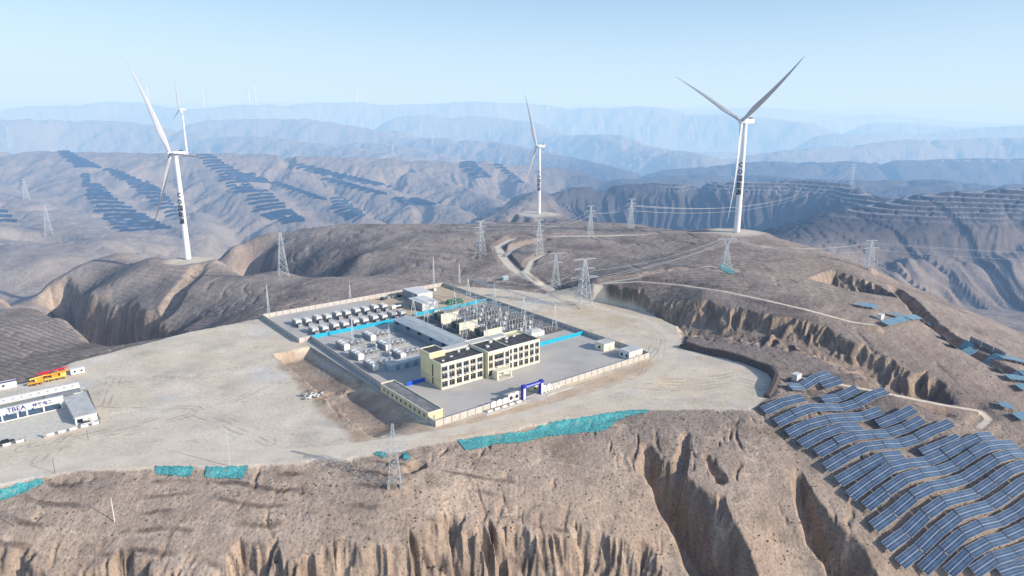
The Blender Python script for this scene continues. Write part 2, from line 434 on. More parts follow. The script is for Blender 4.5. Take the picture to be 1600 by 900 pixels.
# ---------------------------------------------------------------- ground sheet
def build_ground():
    ncol = 1250
    th = np.radians(np.linspace(-43, 43, ncol))
    rr = [130.0]
    while rr[-1] < 12500:
        r = rr[-1]
        if r < 480: st = .55 + (r - 130) * .0016
        elif r < 1800: st = 1.11 + (r - 480) * .0042
        else: st = 6.7 + (r - 1800) * .02
        rr.append(r + st)
    rr = np.array(rr); nrow = len(rr)
    print('ground', ncol, nrow)
    T, Rr = np.meshgrid(th, rr)
    X = (np.sin(T) * Rr).ravel(); Y = (np.cos(T) * Rr).ravel()
    Z, mk = terrain(X, Y, True)
    i = np.arange(nrow - 1)[:, None] * ncol + np.arange(ncol - 1)[None]
    Fq = np.stack([i, i + ncol, i + ncol + 1, i + 1], -1).reshape(-1, 4)[:, ::-1]
    gm = ground_material()
    me = mesh_np('ground', np.stack([X, Y, Z], 1), Fq, gm)
    # surface tones, one colour per vertex
    Zg = Z.reshape(nrow, ncol)
    gr = np.gradient(Zg, axis=0) / np.gradient(rr)[:, None]
    gc = np.gradient(Zg, axis=1) / (rr[:, None] * (th[1] - th[0]))
    slope = np.hypot(gr, gc).ravel()
    R = np.hypot(X, Y)
    n1 = fbm(X, Y, 45, 4, .55, 21.); n2 = fbm(X, Y, 9, 4, .6, 33.); n3 = fbm(X, Y, 160, 3, .5, 2.)
    def mix(c, d, a): return c * (1 - a[:, None]) + np.array(d)[None] * a[:, None]
    C = np.tile(np.array([.31, .265, .24]), (len(X), 1))
    C = mix(C, [.175, .15, .145], sstep(-.1, .45, n1) * .8)
    C = mix(C, [.34, .28, .245], sstep(.0, .5, n3) * .6)
    C = mix(C, [.225, .20, .15], sstep(.1, .5, n2) * .35)
    # foreground: warmer
    fg = sstep(260, 210, Y) if False else (1 - sstep(215, 290, Y))
    C = mix(C, [.46, .37, .30], fg * (.55 + .35 * sstep(-.2, .4, n1)))
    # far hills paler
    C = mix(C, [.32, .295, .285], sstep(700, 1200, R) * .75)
    # right-hand far hills: their shade laid on as a darker tone
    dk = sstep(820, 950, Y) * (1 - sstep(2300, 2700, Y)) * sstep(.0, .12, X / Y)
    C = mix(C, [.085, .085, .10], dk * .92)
    # steep faces: bare loess
    st = sstep(.45, .95, slope) * (1 - sstep(700, 1000, R))
    C = mix(C, [.42, .31, .235], st * .7 * (1 - .6 * sstep(380, 520, R)))
    C = mix(C, [.43, .34, .265], mk['rock'] * .6)
    C = C * (1 - .30 * (mk['rock'] * sstep(-.1, .3, fbm(X * 1.5, Y * .6, 6, 4, .65, 400.)))[:, None])
    C = mix(C, [.25, .19, .155], mk['rock'] * sstep(.1, .5, fbm(X, Y, 5, 3, .6, 90.)) * .6)
    # contour paths and old terraces
    con = np.sin(Z / 1.1 * np.pi + 1.5 * n1 + .8 * n2)
    ct = sstep(330, 420, R) * (1 - sstep(900, 1100, R)) * (1 - mk['rock'])
    C = mix(C, [.16, .135, .125], sstep(.6, 1.0, con) * ct * .38 * sstep(-.15, .35, fbm(X, Y, 55, 3, .5, 230.)))
    C = mix(C, [.44, .38, .33], sstep(.8, 1.0, -con) * ct * .25)
    # slopes turned away from the sun: shade darkened into the tone
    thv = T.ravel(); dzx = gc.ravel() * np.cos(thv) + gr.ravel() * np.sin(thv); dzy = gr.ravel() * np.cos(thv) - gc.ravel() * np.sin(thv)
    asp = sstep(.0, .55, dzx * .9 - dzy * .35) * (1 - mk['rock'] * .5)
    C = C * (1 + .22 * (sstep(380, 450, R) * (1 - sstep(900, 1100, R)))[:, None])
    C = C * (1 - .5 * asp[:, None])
    rs = sstep(.5, .9, slope) * sstep(1000, 1200, R) * (1 - sstep(2500, 3500, R))
    C = mix(C, [.34, .31, .29], rs * .5 * (1 - dk))
    # red soil of the cliffs under the track
    rd = sstep(395, 420, Y) * 0
    # ploughed rows on the left hill
    a, b = PZ(0, 520, -10), PZ(180, 515, -13)
    pl = sstep(.0, 10, -(X + 95)) * (Y > 300) * (Y < 468) * (1 - mk['pad']) * (X > -420)
    row = np.sin((X * .55 + Y * .83) / .62 + 2.5 * n1)
    C = mix(C, [.17, .145, .125], np.clip(pl * sstep(.1, .8, row) * .55, 0, 1))
    # scrub terraces right of the track
    pr = (Y > 400) * (Y < 520) * (X > 60) * (X < 260) * (1 - mk['pad'])
    row = np.sin((X * .18 + Y * 1.0) / .9 + 3 * n1)
    C = mix(C, [.15, .135, .115], np.clip(pr * sstep(.2, .9, row) * .45, 0, 1))
    sc_ = sstep(.12, .42, fbm(X, Y, 13, 4, .6, 140.)) * (1 - sstep(300, 360, R))
    C = mix(C, [.23, .185, .145], sc_ * .55)
    C = mix(C, [.56, .44, .34], sstep(.15, .5, fbm(X, Y, 22, 4, .6, 170.)) * (1 - sstep(300, 360, R)) * .45)
    pth = np.abs(fbm(X * .35, Y, 16, 2, .5, 201.)); C = mix(C, [.58, .48, .39], (1 - sstep(.0, .035, pth)) * (R < 340) * .55)
    # old track lines on the foreground slope
    pf = (Y < 225) * (X < 20)
    row = np.sin(Y * .95 + X * .05 + 5 * n1)
    C = mix(C, [.13, .10, .085], np.clip(pf * sstep(.5, .95, row) * .75 * sstep(-.1, .3, fbm(X, Y, 18, 3, .5, 71.)), 0, 1))
    # graded soil
    P = np.tile(np.array([.72, .64, .52]), (len(X), 1))
    P = mix(P, [.80, .66, .50], sstep(.05, .5, n1)); P = mix(P, [.68, .665, .64], sstep(.05, .5, -n1) * .9)
    P = mix(P, [.74, .66, .56], sstep(.1, .6, n3)); P = mix(P, [.46, .39, .32], sstep(.15, .6, n2) * .5)
    P = mix(P, [.50, .46, .42], sstep(.1, .45, fbm(X, Y, 30, 4, .6, 310.)) * .5); P = mix(P, [.84, .76, .66], sstep(.15, .5, fbm(X, Y * 1.6, 24, 4, .6, 350.)) * .5)
    trk = np.abs(fbm(X, Y * 1.8, 40, 2, .5, 55.))
    P = mix(P, [.76, .67, .56], (1 - sstep(.0, .05, trk)) * .6)
    # ruts left by lorries: bands that follow the pad
    for rp, nn, ww in (([(40,700),(260,660),(420,600),(560,600)], 3, 1.3), ([(180,600),(330,585),(430,560)], 3, 1.2), ([(560,700),(700,655),(860,625),(1000,580),(1030,530),(960,500)], 4, 1.2),
                       ([(1000,600),(1080,600),(1150,590),(1190,600)], 4, 1.6), ([(60,720),(150,650),(180,590)], 3, 1.4), ([(420,690),(300,640),(120,640)], 3, 1.3)):
        pts = [PZ(a, b, 0) for a, b in rp]; k = bb(X, Y, pts, 14)
        wx, wy = X[k] + 2.5 * gnoise(X[k] / 22, Y[k] / 22), Y[k] + 2.5 * gnoise(X[k] / 22 + 9, Y[k] / 22)
        d, s, _, sg, Lt = polydist(wx, wy, pts); dd = d * sg
        r = sstep(.55, .95, np.cos(dd / ww * np.pi)) * (1 - sstep(nn * ww, nn * ww + 2, d)) * sstep(-.2, .3, gnoise(s / 12, dd / 3))
        Pk = P[k]; P[k] = Pk * (1 - .38 * r[:, None])
    # disturbed brown soil outside the walls
    for pl_, cc, am in (([(425,548),(480,545),(600,612),(680,672),(560,700),(500,640),(440,580)], [.42, .29, .20], .8), ([(680,668),(850,622),(1010,562),(1030,570),(960,600),(800,655),(700,690)], [.62, .43, .28], .7),
                        ([(880,470),(960,480),(1010,500),(960,515),(900,490)], [.66, .52, .34], .5)):
        pts = [PZ(a, b, 0) for a, b in pl_]; k = bb(X, Y, pts, 12)
        sdp = polysd(X[k], Y[k], pts) + 4 * fbm(X[k], Y[k], 14, 4, .6, 61.)
        a_ = (sstep(-1.5, 2.5, sdp) * am * (.6 + .4 * sstep(-.3, .3, n2[k])))[:, None]
        P[k] = P[k] * (1 - a_) + np.array(cc) * a_
    C = C * (1 - mk['pad'][:, None]) + P * mk['pad'][:, None]
    C = mix(C, [.80, .71, .60], mk['road'] * .8)
    C = mix(C, [.42, .41, .42], mk['terr'] * .8)
    C = np.clip(C, 0.01, 1)
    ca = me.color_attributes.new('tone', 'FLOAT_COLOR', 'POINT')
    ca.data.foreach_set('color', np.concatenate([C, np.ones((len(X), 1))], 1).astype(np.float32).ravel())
    at = me.attributes.new('smoothness', 'FLOAT', 'POINT')
    at.data.foreach_set('value', np.clip(mk['pad'] + mk['road'], 0, 1).astype(np.float32))
    structure('ground', me)

def ground_material():
    m, nt, b = new_mat('loess_ground'); N = nt.nodes; K = nt.links
    b.inputs['Roughness'].default_value = .95; b.inputs['Specular IOR Level'].default_value = .08
    a = N.new('ShaderNodeAttribute'); a.attribute_name = 'tone'
    s = N.new('ShaderNodeAttribute'); s.attribute_name = 'smoothness'
    g = N.new('ShaderNodeNewGeometry')
    def noise(sc, det=5, ro=.6):
        n = N.new('ShaderNodeTexNoise'); n.inputs['Scale'].default_value = sc
        n.inputs['Detail'].default_value = det; n.inputs['Roughness'].default_value = ro
        K.new(g.outputs['Position'], n.inputs['Vector']); return n
    nf = noise(.9, 6, .7); nc = noise(.06, 6, .65)
    vo = N.new('ShaderNodeTexVoronoi'); vo.inputs['Scale'].default_value = .75
    K.new(g.outputs['Position'], vo.inputs['Vector'])
    tuft = N.new('ShaderNodeMapRange'); tuft.inputs['From Min'].default_value = .12; tuft.inputs['From Max'].default_value = .42
    tuft.inputs['To Min'].default_value = .58; tuft.inputs['To Max'].default_value = 1.06
    K.new(vo.outputs['Distance'], tuft.inputs['Value'])
    # patches where scrub grows thick
    sc = N.new('ShaderNodeMapRange'); sc.inputs['From Min'].default_value = .42; sc.inputs['From Max'].default_value = .6
    K.new(nc.outputs['Fac'], sc.inputs['Value'])
    inv = N.new('ShaderNodeMath'); inv.operation = 'SUBTRACT'; inv.inputs[0].default_value = 1; K.new(s.outputs['Fac'], inv.inputs[1])
    mu = N.new('ShaderNodeMath'); mu.operation = 'MULTIPLY'; K.new(sc.outputs[0], mu.inputs[0]); K.new(inv.outputs[0], mu.inputs[1])
    ad = N.new('ShaderNodeMath'); ad.operation = 'MULTIPLY_ADD'; K.new(inv.outputs[0], ad.inputs[0]); ad.inputs[1].default_value = .45
    m2 = N.new('ShaderNodeMath'); m2.operation = 'MULTIPLY'; K.new(mu.outputs[0], m2.inputs[0]); m2.inputs[1].default_value = .55
    K.new(m2.outputs[0], ad.inputs[2])
    tm = N.new('ShaderNodeMix'); tm.inputs[2].default_value = 1.0
    K.new(ad.outputs[0], tm.inputs[0]); K.new(tuft.outputs[0], tm.inputs[3])
    fn = N.new('ShaderNodeMapRange'); fn.inputs['From Min'].default_value = .3; fn.inputs['From Max'].default_value = .7
    fn.inputs['To Min'].default_value = .78; fn.inputs['To Max'].default_value = 1.2
    K.new(nf.outputs['Fac'], fn.inputs['Value'])
    mm = N.new('ShaderNodeMath'); mm.operation = 'MULTIPLY'; K.new(tm.outputs[0], mm.inputs[0]); K.new(fn.outputs[0], mm.inputs[1])
    cn = N.new('ShaderNodeMapRange'); cn.inputs['From Min'].default_value = .3; cn.inputs['From Max'].default_value = .7
    cn.inputs['To Min'].default_value = .85; cn.inputs['To Max'].default_value = 1.14
    K.new(nc.outputs['Fac'], cn.inputs['Value'])
    m3 = N.new('ShaderNodeMath'); m3.operation = 'MULTIPLY'; K.new(mm.outputs[0], m3.inputs[0]); K.new(cn.outputs[0], m3.inputs[1])
    vm = N.new('ShaderNodeVectorMath'); vm.operation = 'SCALE'
    K.new(a.outputs['Color'], vm.inputs[0]); K.new(m3.outputs[0], vm.inputs['Scale'])
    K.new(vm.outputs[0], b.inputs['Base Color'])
    bp = N.new('ShaderNodeBump'); bp.inputs['Distance'].default_value = .5
    st = N.new('ShaderNodeMath'); st.operation = 'MULTIPLY_ADD'; K.new(inv.outputs[0], st.inputs[0]); st.inputs[1].default_value = .55; st.inputs[2].default_value = .12
    K.new(st.outputs[0], bp.inputs['Strength']); K.new(nf.outputs['Fac'], bp.inputs['Height'])
    n4 = noise(.22, 7, .62); b2 = N.new('ShaderNodeBump'); b2.inputs['Distance'].default_value = 2.2
    s4 = N.new('ShaderNodeMath'); s4.operation = 'MULTIPLY'; K.new(inv.outputs[0], s4.inputs[0]); s4.inputs[1].default_value = .55
    K.new(s4.outputs[0], b2.inputs['Strength']); K.new(n4.outputs['Fac'], b2.inputs['Height']); K.new(bp.outputs['Normal'], b2.inputs['Normal'])
    K.new(b2.outputs['Normal'], b.inputs['Normal'])
    return m

# ---------------------------------------------------------------- light, haze, camera
def build_world():
    sc = bpy.context.scene
    SUN_AZ = math.atan2(.915, -.40)     # from +Y towards +X
    SUN_EL = math.radians(23.5)
    w = bpy.data.worlds.new('World'); sc.world = w; w.use_nodes = True
    nt = w.node_tree; bg = nt.nodes['Background']
    sky = nt.nodes.new('ShaderNodeTexSky'); sky.sky_type = 'NISHITA'; sky.sun_disc = False
    sky.sun_elevation = SUN_EL; sky.sun_rotation = SUN_AZ
    sky.altitude = 1500; sky.air_density = 1.0; sky.dust_density = 3.0; sky.ozone_density = 1.5
    nt.links.new(sky.outputs[0], bg.inputs[0]); bg.inputs[1].default_value = .15
    sd = bpy.data.lights.new('sun', 'SUN'); sd.energy = 5.0; sd.angle = math.radians(.5); sd.color = (1, .955, .90)
    so = bpy.data.objects.new('sun', sd); COL.objects.link(so)
    d = Vector((math.sin(SUN_AZ) * math.cos(SUN_EL), math.cos(SUN_AZ) * math.cos(SUN_EL), math.sin(SUN_EL)))
    so.rotation_euler = d.to_track_quat('Z', 'Y').to_euler(); so.location = (300, -200, 400)
    # layer of haze lying over the hills: it absorbs and glows with scattered skylight
    V = [(x, y, z) for x in (-14000, 14000) for y in (-3000, 13000) for z in (-400, 480)]
    me = bpy.data.meshes.new('haze'); me.from_pydata(V, [], [(0,1,3,2),(4,6,7,5),(0,4,5,1),(2,3,7,6),(0,2,6,4),(1,5,7,3)])
    hm = bpy.data.materials.new('haze'); hm.use_nodes = True; n = hm.node_tree; n.nodes.clear()
    out = n.nodes.new('ShaderNodeOutputMaterial'); ab = n.nodes.new('ShaderNodeVolumeAbsorption'); em = n.nodes.new('ShaderNodeEmission')
    sg = np.array([1/4000., 1/2700., 1/1750.]); J = np.array([.68, .865, 1.04])
    smx = sg.max() * 1.05
    ab.inputs['Color'].default_value = tuple(1 - sg / smx) + (1,)
    # the air is clearer around the station and thickens over the far valleys
    gp = n.nodes.new('ShaderNodeNewGeometry'); ln = n.nodes.new('ShaderNodeVectorMath'); ln.operation = 'LENGTH'
    n.links.new(gp.outputs['Position'], ln.inputs[0])
    mr = n.nodes.new('ShaderNodeMapRange'); mr.interpolation_type = 'SMOOTHSTEP'
    mr.inputs['From Min'].default_value = 250; mr.inputs['From Max'].default_value = 1350; mr.inputs['To Min'].default_value = .11; mr.inputs['To Max'].default_value = 1.0
    n.links.new(ln.outputs['Value'], mr.inputs['Value'])
    m1 = n.nodes.new('ShaderNodeMath'); m1.operation = 'MULTIPLY'; m1.inputs[1].default_value = smx; n.links.new(mr.outputs[0], m1.inputs[0]); n.links.new(m1.outputs[0], ab.inputs['Density'])
    e = sg * J; em.inputs['Color'].default_value = tuple(e / e.max()) + (1,)
    m2 = n.nodes.new('ShaderNodeMath'); m2.operation = 'MULTIPLY'; m2.inputs[1].default_value = float(e.max()); n.links.new(mr.outputs[0], m2.inputs[0]); n.links.new(m2.outputs[0], em.inputs['Strength'])
    hm.cycles.volume_step_rate = .06; sc.cycles.volume_max_steps = 96
    add = n.nodes.new('ShaderNodeAddShader'); n.links.new(ab.outputs[0], add.inputs[0]); n.links.new(em.outputs[0], add.inputs[1])
    n.links.new(add.outputs[0], out.inputs['Volume'])
    me.materials.append(hm); structure('haze', me)
    cd = bpy.data.cameras.new('camera'); co = bpy.data.objects.new('camera', cd); COL.objects.link(co)
    co.location = (0, 0, HCAM); co.rotation_euler = (math.pi / 2 - PITCH, 0, 0)
    cd.sensor_width = 36; cd.lens = 36 * F_PX / 1600; cd.clip_end = 60000; cd.clip_start = .5
    sc.camera = co
    sc.view_settings.view_transform = 'Standard'; sc.view_settings.look = 'None'; sc.view_settings.exposure = 0
    sc.cycles.max_bounces = 5; sc.cycles.diffuse_bounces = 2; sc.cycles.volume_bounces = 0
    sc.cycles.use_denoising = True

build_world()
build_ground()

# ================================================================= objects: helpers
ORD = ['first','second','third','fourth','fifth','sixth','seventh','eighth','ninth','tenth','eleventh','twelfth','thirteenth','fourteenth',
       'fifteenth','sixteenth','seventeenth','eighteenth','nineteenth','twentieth','twenty-first','twenty-second','twenty-third','twenty-fourth']

def thing(name, label, cat, loc=(0, 0, 0), rot=0.0, group=None):
    o = bpy.data.objects.new(name, None); COL.objects.link(o)
    o.empty_display_size = .5
    o.location = loc; o.rotation_euler = (0, 0, rot)
    o['label'] = label; o['category'] = cat
    if group: o['group'] = group
    return o

def tag(o, label, cat, group=None, kind=None):
    o['label'] = label; o['category'] = cat
    if group: o['group'] = group
    if kind: o['kind'] = kind
    return o

def dup(root, loc=None, rot=None, label=None, group=None):
    r = root.copy(); COL.objects.link(r)
    if loc is not None: r.location = loc
    if rot is not None: r.rotation_euler = (0, 0, rot)
    if label: r['label'] = label
    if group: r['group'] = group
    for ch in list(root.children):
        c = ch.copy(); COL.objects.link(c); c.parent = r
        for g in list(ch.children):
            d = g.copy(); COL.objects.link(d); d.parent = c
    return r

class MB:
    def __init__(s): s.v = []; s.f = []; s.m = []
    def add(s, V, Fc, mi=0):
        n = len(s.v); s.v += [tuple(p) for p in V]; s.f += [tuple(i + n for i in f) for f in Fc]; s.m += [mi] * len(Fc); return s
    def box(s, x0, x1, y0, y1, z0, z1, mi=0):
        V = [(x, y, z) for z in (z0, z1) for y in (y0, y1) for x in (x0, x1)]
        return s.add(V, [(0,2,3,1),(4,5,7,6),(0,1,5,4),(2,6,7,3),(0,4,6,2),(1,3,7,5)], mi)
    def bar(s, p, q, w, mi=0, w2=None, n=4):
        p = Vector(p); q = Vector(q); d = q - p
        if d.length < 1e-6: return s
        d.normalize(); up = Vector((0, 0, 1)) if abs(d.z) < .95 else Vector((1, 0, 0))
        a = d.cross(up).normalized(); b = d.cross(a)
        w2 = w if w2 is None else w2
        V = []
        for c, r in ((p, w / 2), (q, w2 / 2)):
            for i in range(n):
                t = 2 * math.pi * (i + .5) / n
                V.append(c + (a * math.cos(t) + b * math.sin(t)) * r * (1.414 if n == 4 else 1))
        Fc = [(i, (i + 1) % n, n + (i + 1) % n, n + i) for i in range(n)] + [tuple(range(n))[::-1], tuple(range(n, 2 * n))]
        return s.add(V, Fc, mi)
    def lathe(s, prof, n=16, c=(0, 0), mi=0):
        V = []; Fc = []
        for r, z in prof:
            for i in range(n):
                t = 2 * math.pi * i / n; V.append((c[0] + r * math.cos(t), c[1] + r * math.sin(t), z))
        for k in range(len(prof) - 1):
            for i in range(n):
                j = (i + 1) % n; Fc.append((k * n + i, k * n + j, k * n + n + j, k * n + n + i))
        Fc.append(tuple(range(n))[::-1]); Fc.append(tuple((len(prof) - 1) * n + i for i in range(n)))
        return s.add(V, Fc, mi)
    def prism(s, prof, y0, y1, mi=0):       # prof: (x, z) outline, extruded along y
        n = len(prof); V = [(x, y0, z) for x, z in prof] + [(x, y1, z) for x, z in prof]
        return s.add(V, [tuple(range(n)), tuple(range(n, 2 * n))[::-1]] + [(i, i + n, (i + 1) % n + n, (i + 1) % n) for i in range(n)], mi)
    def mesh(s, name, mats, smooth=False):
        me = bpy.data.meshes.new(name); me.from_pydata(s.v, [], s.f)
        for m in (mats if isinstance(mats, (list, tuple)) else [mats]): me.materials.append(m)
        if len(set(s.m)) > 1: me.polygons.foreach_set('material_index', s.m)
        if smooth: me.polygons.foreach_set('use_smooth', [True] * len(s.f))
        me.update(); return me
    def build(s, name, mats, parent=None, smooth=False, loc=None):
        o = link(name, s.mesh(name, mats, smooth), parent)
        if loc is not None: o.location = loc
        return o

def bevel(o, w=.05, seg=2):
    m = o.modifiers.new('bevel', 'BEVEL'); m.width = w; m.segments = seg; m.limit_method = 'ANGLE'; return o

TH = math.radians(38.64)
B0 = PZ(680, 667, 0)
def CL(a, b, z=0.0):
    """compound plan coordinates (a along the front wall, b inwards) to world"""
    return (B0[0] + a * math.cos(TH) - b * math.sin(TH), B0[1] + a * math.sin(TH) + b * math.cos(TH), z)
TC = math.radians(40.6)
O0 = PZ(70, 684, 0)
def KL(a, b, z=0.0):
    return (O0[0] + a * math.cos(TC) - b * math.sin(TC), O0[1] + a * math.sin(TC) + b * math.cos(TC), z)

def G(u, v, z0=0.0, it=8):
    """ground point seen at photo position (u, v), near field"""
    z = z0
    for _ in range(it):
        p = PZ(u, v, z); z = .5 * z + .5 * hz(p[0], p[1])
    p = PZ(u, v, z); return (p[0], p[1], hz(p[0], p[1]))

def march(uv, y0, y1, step=4.0):
    uv = np.asarray(uv, float)
    ys = np.arange(y0, y1, step)
    dx = (uv[:, 0] - 800) / F_PX; dy = CP + (450 - uv[:, 1]) / F_PX * SP; dz = -SP + (450 - uv[:, 1]) / F_PX * CP
    Yg = np.tile(ys, (len(uv), 1)); Xg = Yg * (dx / dy)[:, None]; Zg = HCAM + Yg * (dz / dy)[:, None]
    T = terrain(Xg.ravel(), Yg.ravel()).reshape(Xg.shape)
    below = Zg < T
    idx = np.argmax(below, 1); ok = below.any(1)
    r = np.arange(len(uv))
    i1 = np.clip(idx, 1, None); i0 = i1 - 1
    d0 = Zg[r, i0] - T[r, i0]; d1 = T[r, i1] - Zg[r, i1]
    t = np.clip(d0 / (d0 + d1 + 1e-9), 0, 1)
    x = Xg[r, i0] * (1 - t) + Xg[r, i1] * t; y = ys[i0] * (1 - t) + ys[i1] * t; z = Zg[r, i0] * (1 - t) + Zg[r, i1] * t
    return np.stack([x, y, z], 1), ok

def rotz(v, a): return (v[0] * math.cos(a) - v[1] * math.sin(a), v[0] * math.sin(a) + v[1] * math.cos(a))

# ---------------------------------------------------------------- materials
M = {}
M['cream'] = mat('cream_render', (.78, .69, .42), .8, var=.07, scale=.4)
M['cream2'] = mat('cream_trim', (.82, .78, .62), .7, var=.05, scale=.6)
M['spandrel'] = mat('grey_spandrel', (.50, .48, .42), .7, var=.1, scale=.8)
M['roofdark'] = mat('bitumen_roof', (.085, .088, .095), .85, var=.35, scale=.35)
M['roofpale'] = mat('pale_roof_sheet', (.62, .63, .62), .6, var=.1, scale=.25)
M['ware'] = mat('blue_grey_cladding', (.22, .29, .36), .55, var=.08, scale=.5)
M['conc'] = mat('yard_concrete', (.36, .345, .335), .9, var=.12, scale=.06)
M['wall'] = mat('wall_render', (.55, .52, .48), .85, var=.12, scale=.6)
M['pillar'] = mat('wall_pillar', (.38, .36, .34), .85, var=.1)
M['coping'] = mat('wall_coping', (.62, .60, .56), .8, var=.1)
M['blue'] = mat('blue_gate_paint', (.035, .04, .42), .4, var=.08)
M['cyan'] = mat('cyan_hoarding', (.02, .42, .62), .55, var=.12, scale=.5)
M['white'] = mat('white_paint', (.78, .78, .76), .5, var=.05)
M['tower'] = mat('turbine_white', (.84, .85, .86), .35, var=.02, spec=.4)
M['steel'] = mat('galvanised_steel', (.52, .56, .60), .45, .3, var=.1, scale=.3)
M['steelw'] = mat('pale_galvanised_steel', (.56, .62, .67), .5, .1, var=.08, scale=.3)
M['dark'] = mat('dark_steel', (.05, .055, .06), .6, var=.2)
M['porc'] = mat('grey_porcelain', (.42, .44, .47), .35, var=.1)
M['brown'] = mat('brown_porcelain', (.14, .08, .06), .35, var=.1)
M['cont'] = mat('container_white', (.66, .68, .68), .5, var=.07, scale=.5)
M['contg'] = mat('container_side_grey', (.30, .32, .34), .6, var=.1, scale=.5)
M['tgreen'] = mat('transformer_green', (.07, .11, .10), .5, var=.2)
M['bluebox'] = mat('pale_blue_sheet', (.36, .48, .60), .5, var=.08, scale=.5)
M['red'] = mat('red_paint', (.55, .03, .05), .4, var=.12)
M['orange'] = mat('orange_paint', (.85, .34, .03), .4, var=.1)
M['yellow'] = mat('yellow_paint', (.75, .55, .12), .45, var=.1)
M['rubber'] = mat('rubber', (.02, .02, .022), .9, var=.1)
M['black'] = mat('black_car_paint', (.012, .012, .014), .2, var=0)
M['tealnet'] = None
M['navy'] = mat('navy_letter', (.03, .03, .20), .5, var=0)
M['char'] = mat('dark_lettering', (.04, .05, .07), .6, var=0)
M['grid'] = mat('fence_rail', (.30, .31, .32), .6, var=.1)
M['conduct'] = mat('aluminium_conductor', (.62, .64, .67), .4, .2, var=0)
M['wood'] = mat('weathered_pole', (.18, .15, .13), .9, var=.2)
M['soil'] = mat('loose_soil', (.36, .25, .17), .95, var=.25, scale=1.2, bump=.4)
M['green'] = mat('green_machinery', (.05, .20, .12), .5, var=.15)
M['slab'] = mat('pale_paving', (.70, .67, .60), .9, var=.12, scale=.6)

def glass_mat():
    m, nt, b = new_mat('dark_window_glass')
    b.inputs['Base Color'].default_value = (.022, .028, .035, 1); b.inputs['Roughness'].default_value = .12
    b.inputs['Specular IOR Level'].default_value = .5
    return m
M['glass'] = glass_mat()
M['glassb'] = mat('blue_window_glass', (.05, .085, .14), .2, var=.25, scale=.4, spec=.5)

def net_mat():
    m, nt, b = new_mat('dust_netting'); N = nt.nodes; K = nt.links
    b.inputs['Roughness'].default_value = .8
    g = N.new('ShaderNodeNewGeometry'); n = N.new('ShaderNodeTexNoise'); n.inputs['Scale'].default_value = .9; n.inputs['Detail'].default_value = 6
    n.inputs['Distortion'].default_value = 1.2
    K.new(g.outputs['Position'], n.inputs['Vector'])
    r = N.new('ShaderNodeValToRGB'); r.color_ramp.elements[0].position = .36; r.color_ramp.elements[1].position = .66
    r.color_ramp.elements[0].color = (.04, .27, .30, 1); r.color_ramp.elements[1].color = (.13, .48, .50, 1)
    n2 = N.new('ShaderNodeTexNoise'); n2.inputs['Scale'].default_value = .35; n2.inputs['Detail'].default_value = 8; n2.inputs['Roughness'].default_value = .7
    K.new(g.outputs['Position'], n2.inputs['Vector']); hr = N.new('ShaderNodeMapRange'); hr.inputs['From Min'].default_value = .57; hr.inputs['From Max'].default_value = .66; hr.inputs['To Max'].default_value = .75
    K.new(n2.outputs['Fac'], hr.inputs['Value']); hm = N.new('ShaderNodeMix'); hm.data_type = 'RGBA'; K.new(hr.outputs[0], hm.inputs[0]); hm.inputs[7].default_value = (.42, .38, .30, 1)
    K.new(n.outputs['Fac'], r.inputs['Fac']); K.new(r.outputs['Color'], hm.inputs[6]); K.new(hm.outputs[2], b.inputs['Base Color'])
    bp = N.new('ShaderNodeBump'); bp.inputs['Strength'].default_value = .8; bp.inputs['Distance'].default_value = .6
    K.new(n.outputs['Fac'], bp.inputs['Height']); K.new(bp.outputs['Normal'], b.inputs['Normal'])
    return m
M['net'] = net_mat()

def corrugated(name, col, pitch=.5, axis=0):
    m, nt, b = new_mat(name); N = nt.nodes; K = nt.links
    b.inputs['Roughness'].default_value = .55
    tc = N.new('ShaderNodeTexCoord'); w = N.new('ShaderNodeTexWave'); w.bands_direction = 'XY'[axis]
    w.inputs['Scale'].default_value = .314 / pitch; K.new(tc.outputs['Object'], w.inputs['Vector'])
    n = N.new('ShaderNodeTexNoise'); n.inputs['Scale'].default_value = .3; n.inputs['Detail'].default_value = 5; K.new(tc.outputs['Object'], n.inputs['Vector'])
    r = N.new('ShaderNodeValToRGB'); r.color_ramp.elements[0].color = tuple(c * .8 for c in col) + (1,); r.color_ramp.elements[1].color = tuple(col) + (1,)
    r.color_ramp.elements[0].position = .35; r.color_ramp.elements[1].position = .6
    K.new(n.outputs['Fac'], r.inputs['Fac'])
    mx = N.new('ShaderNodeMix'); mx.data_type = 'RGBA'; mx.blend_type = 'MULTIPLY'; mx.inputs[0].default_value = .25
    K.new(r.outputs['Color'], mx.inputs[6]); K.new(w.outputs['Color'], mx.inputs[7]); K.new(mx.outputs[2], b.inputs['Base Color'])
    return m
M['corrw'] = corrugated('white_ribbed_roof', (.74, .74, .72), .9, 0)
M['corrg'] = corrugated('grey_ribbed_roof', (.40, .41, .42), .9, 0)
M['corrb'] = corrugated('pale_blue_ribbed_roof', (.56, .62, .66), 1.6, 1)
M['corro'] = corrugated('olive_ribbed_roof', (.44, .44, .38), .9, 0)

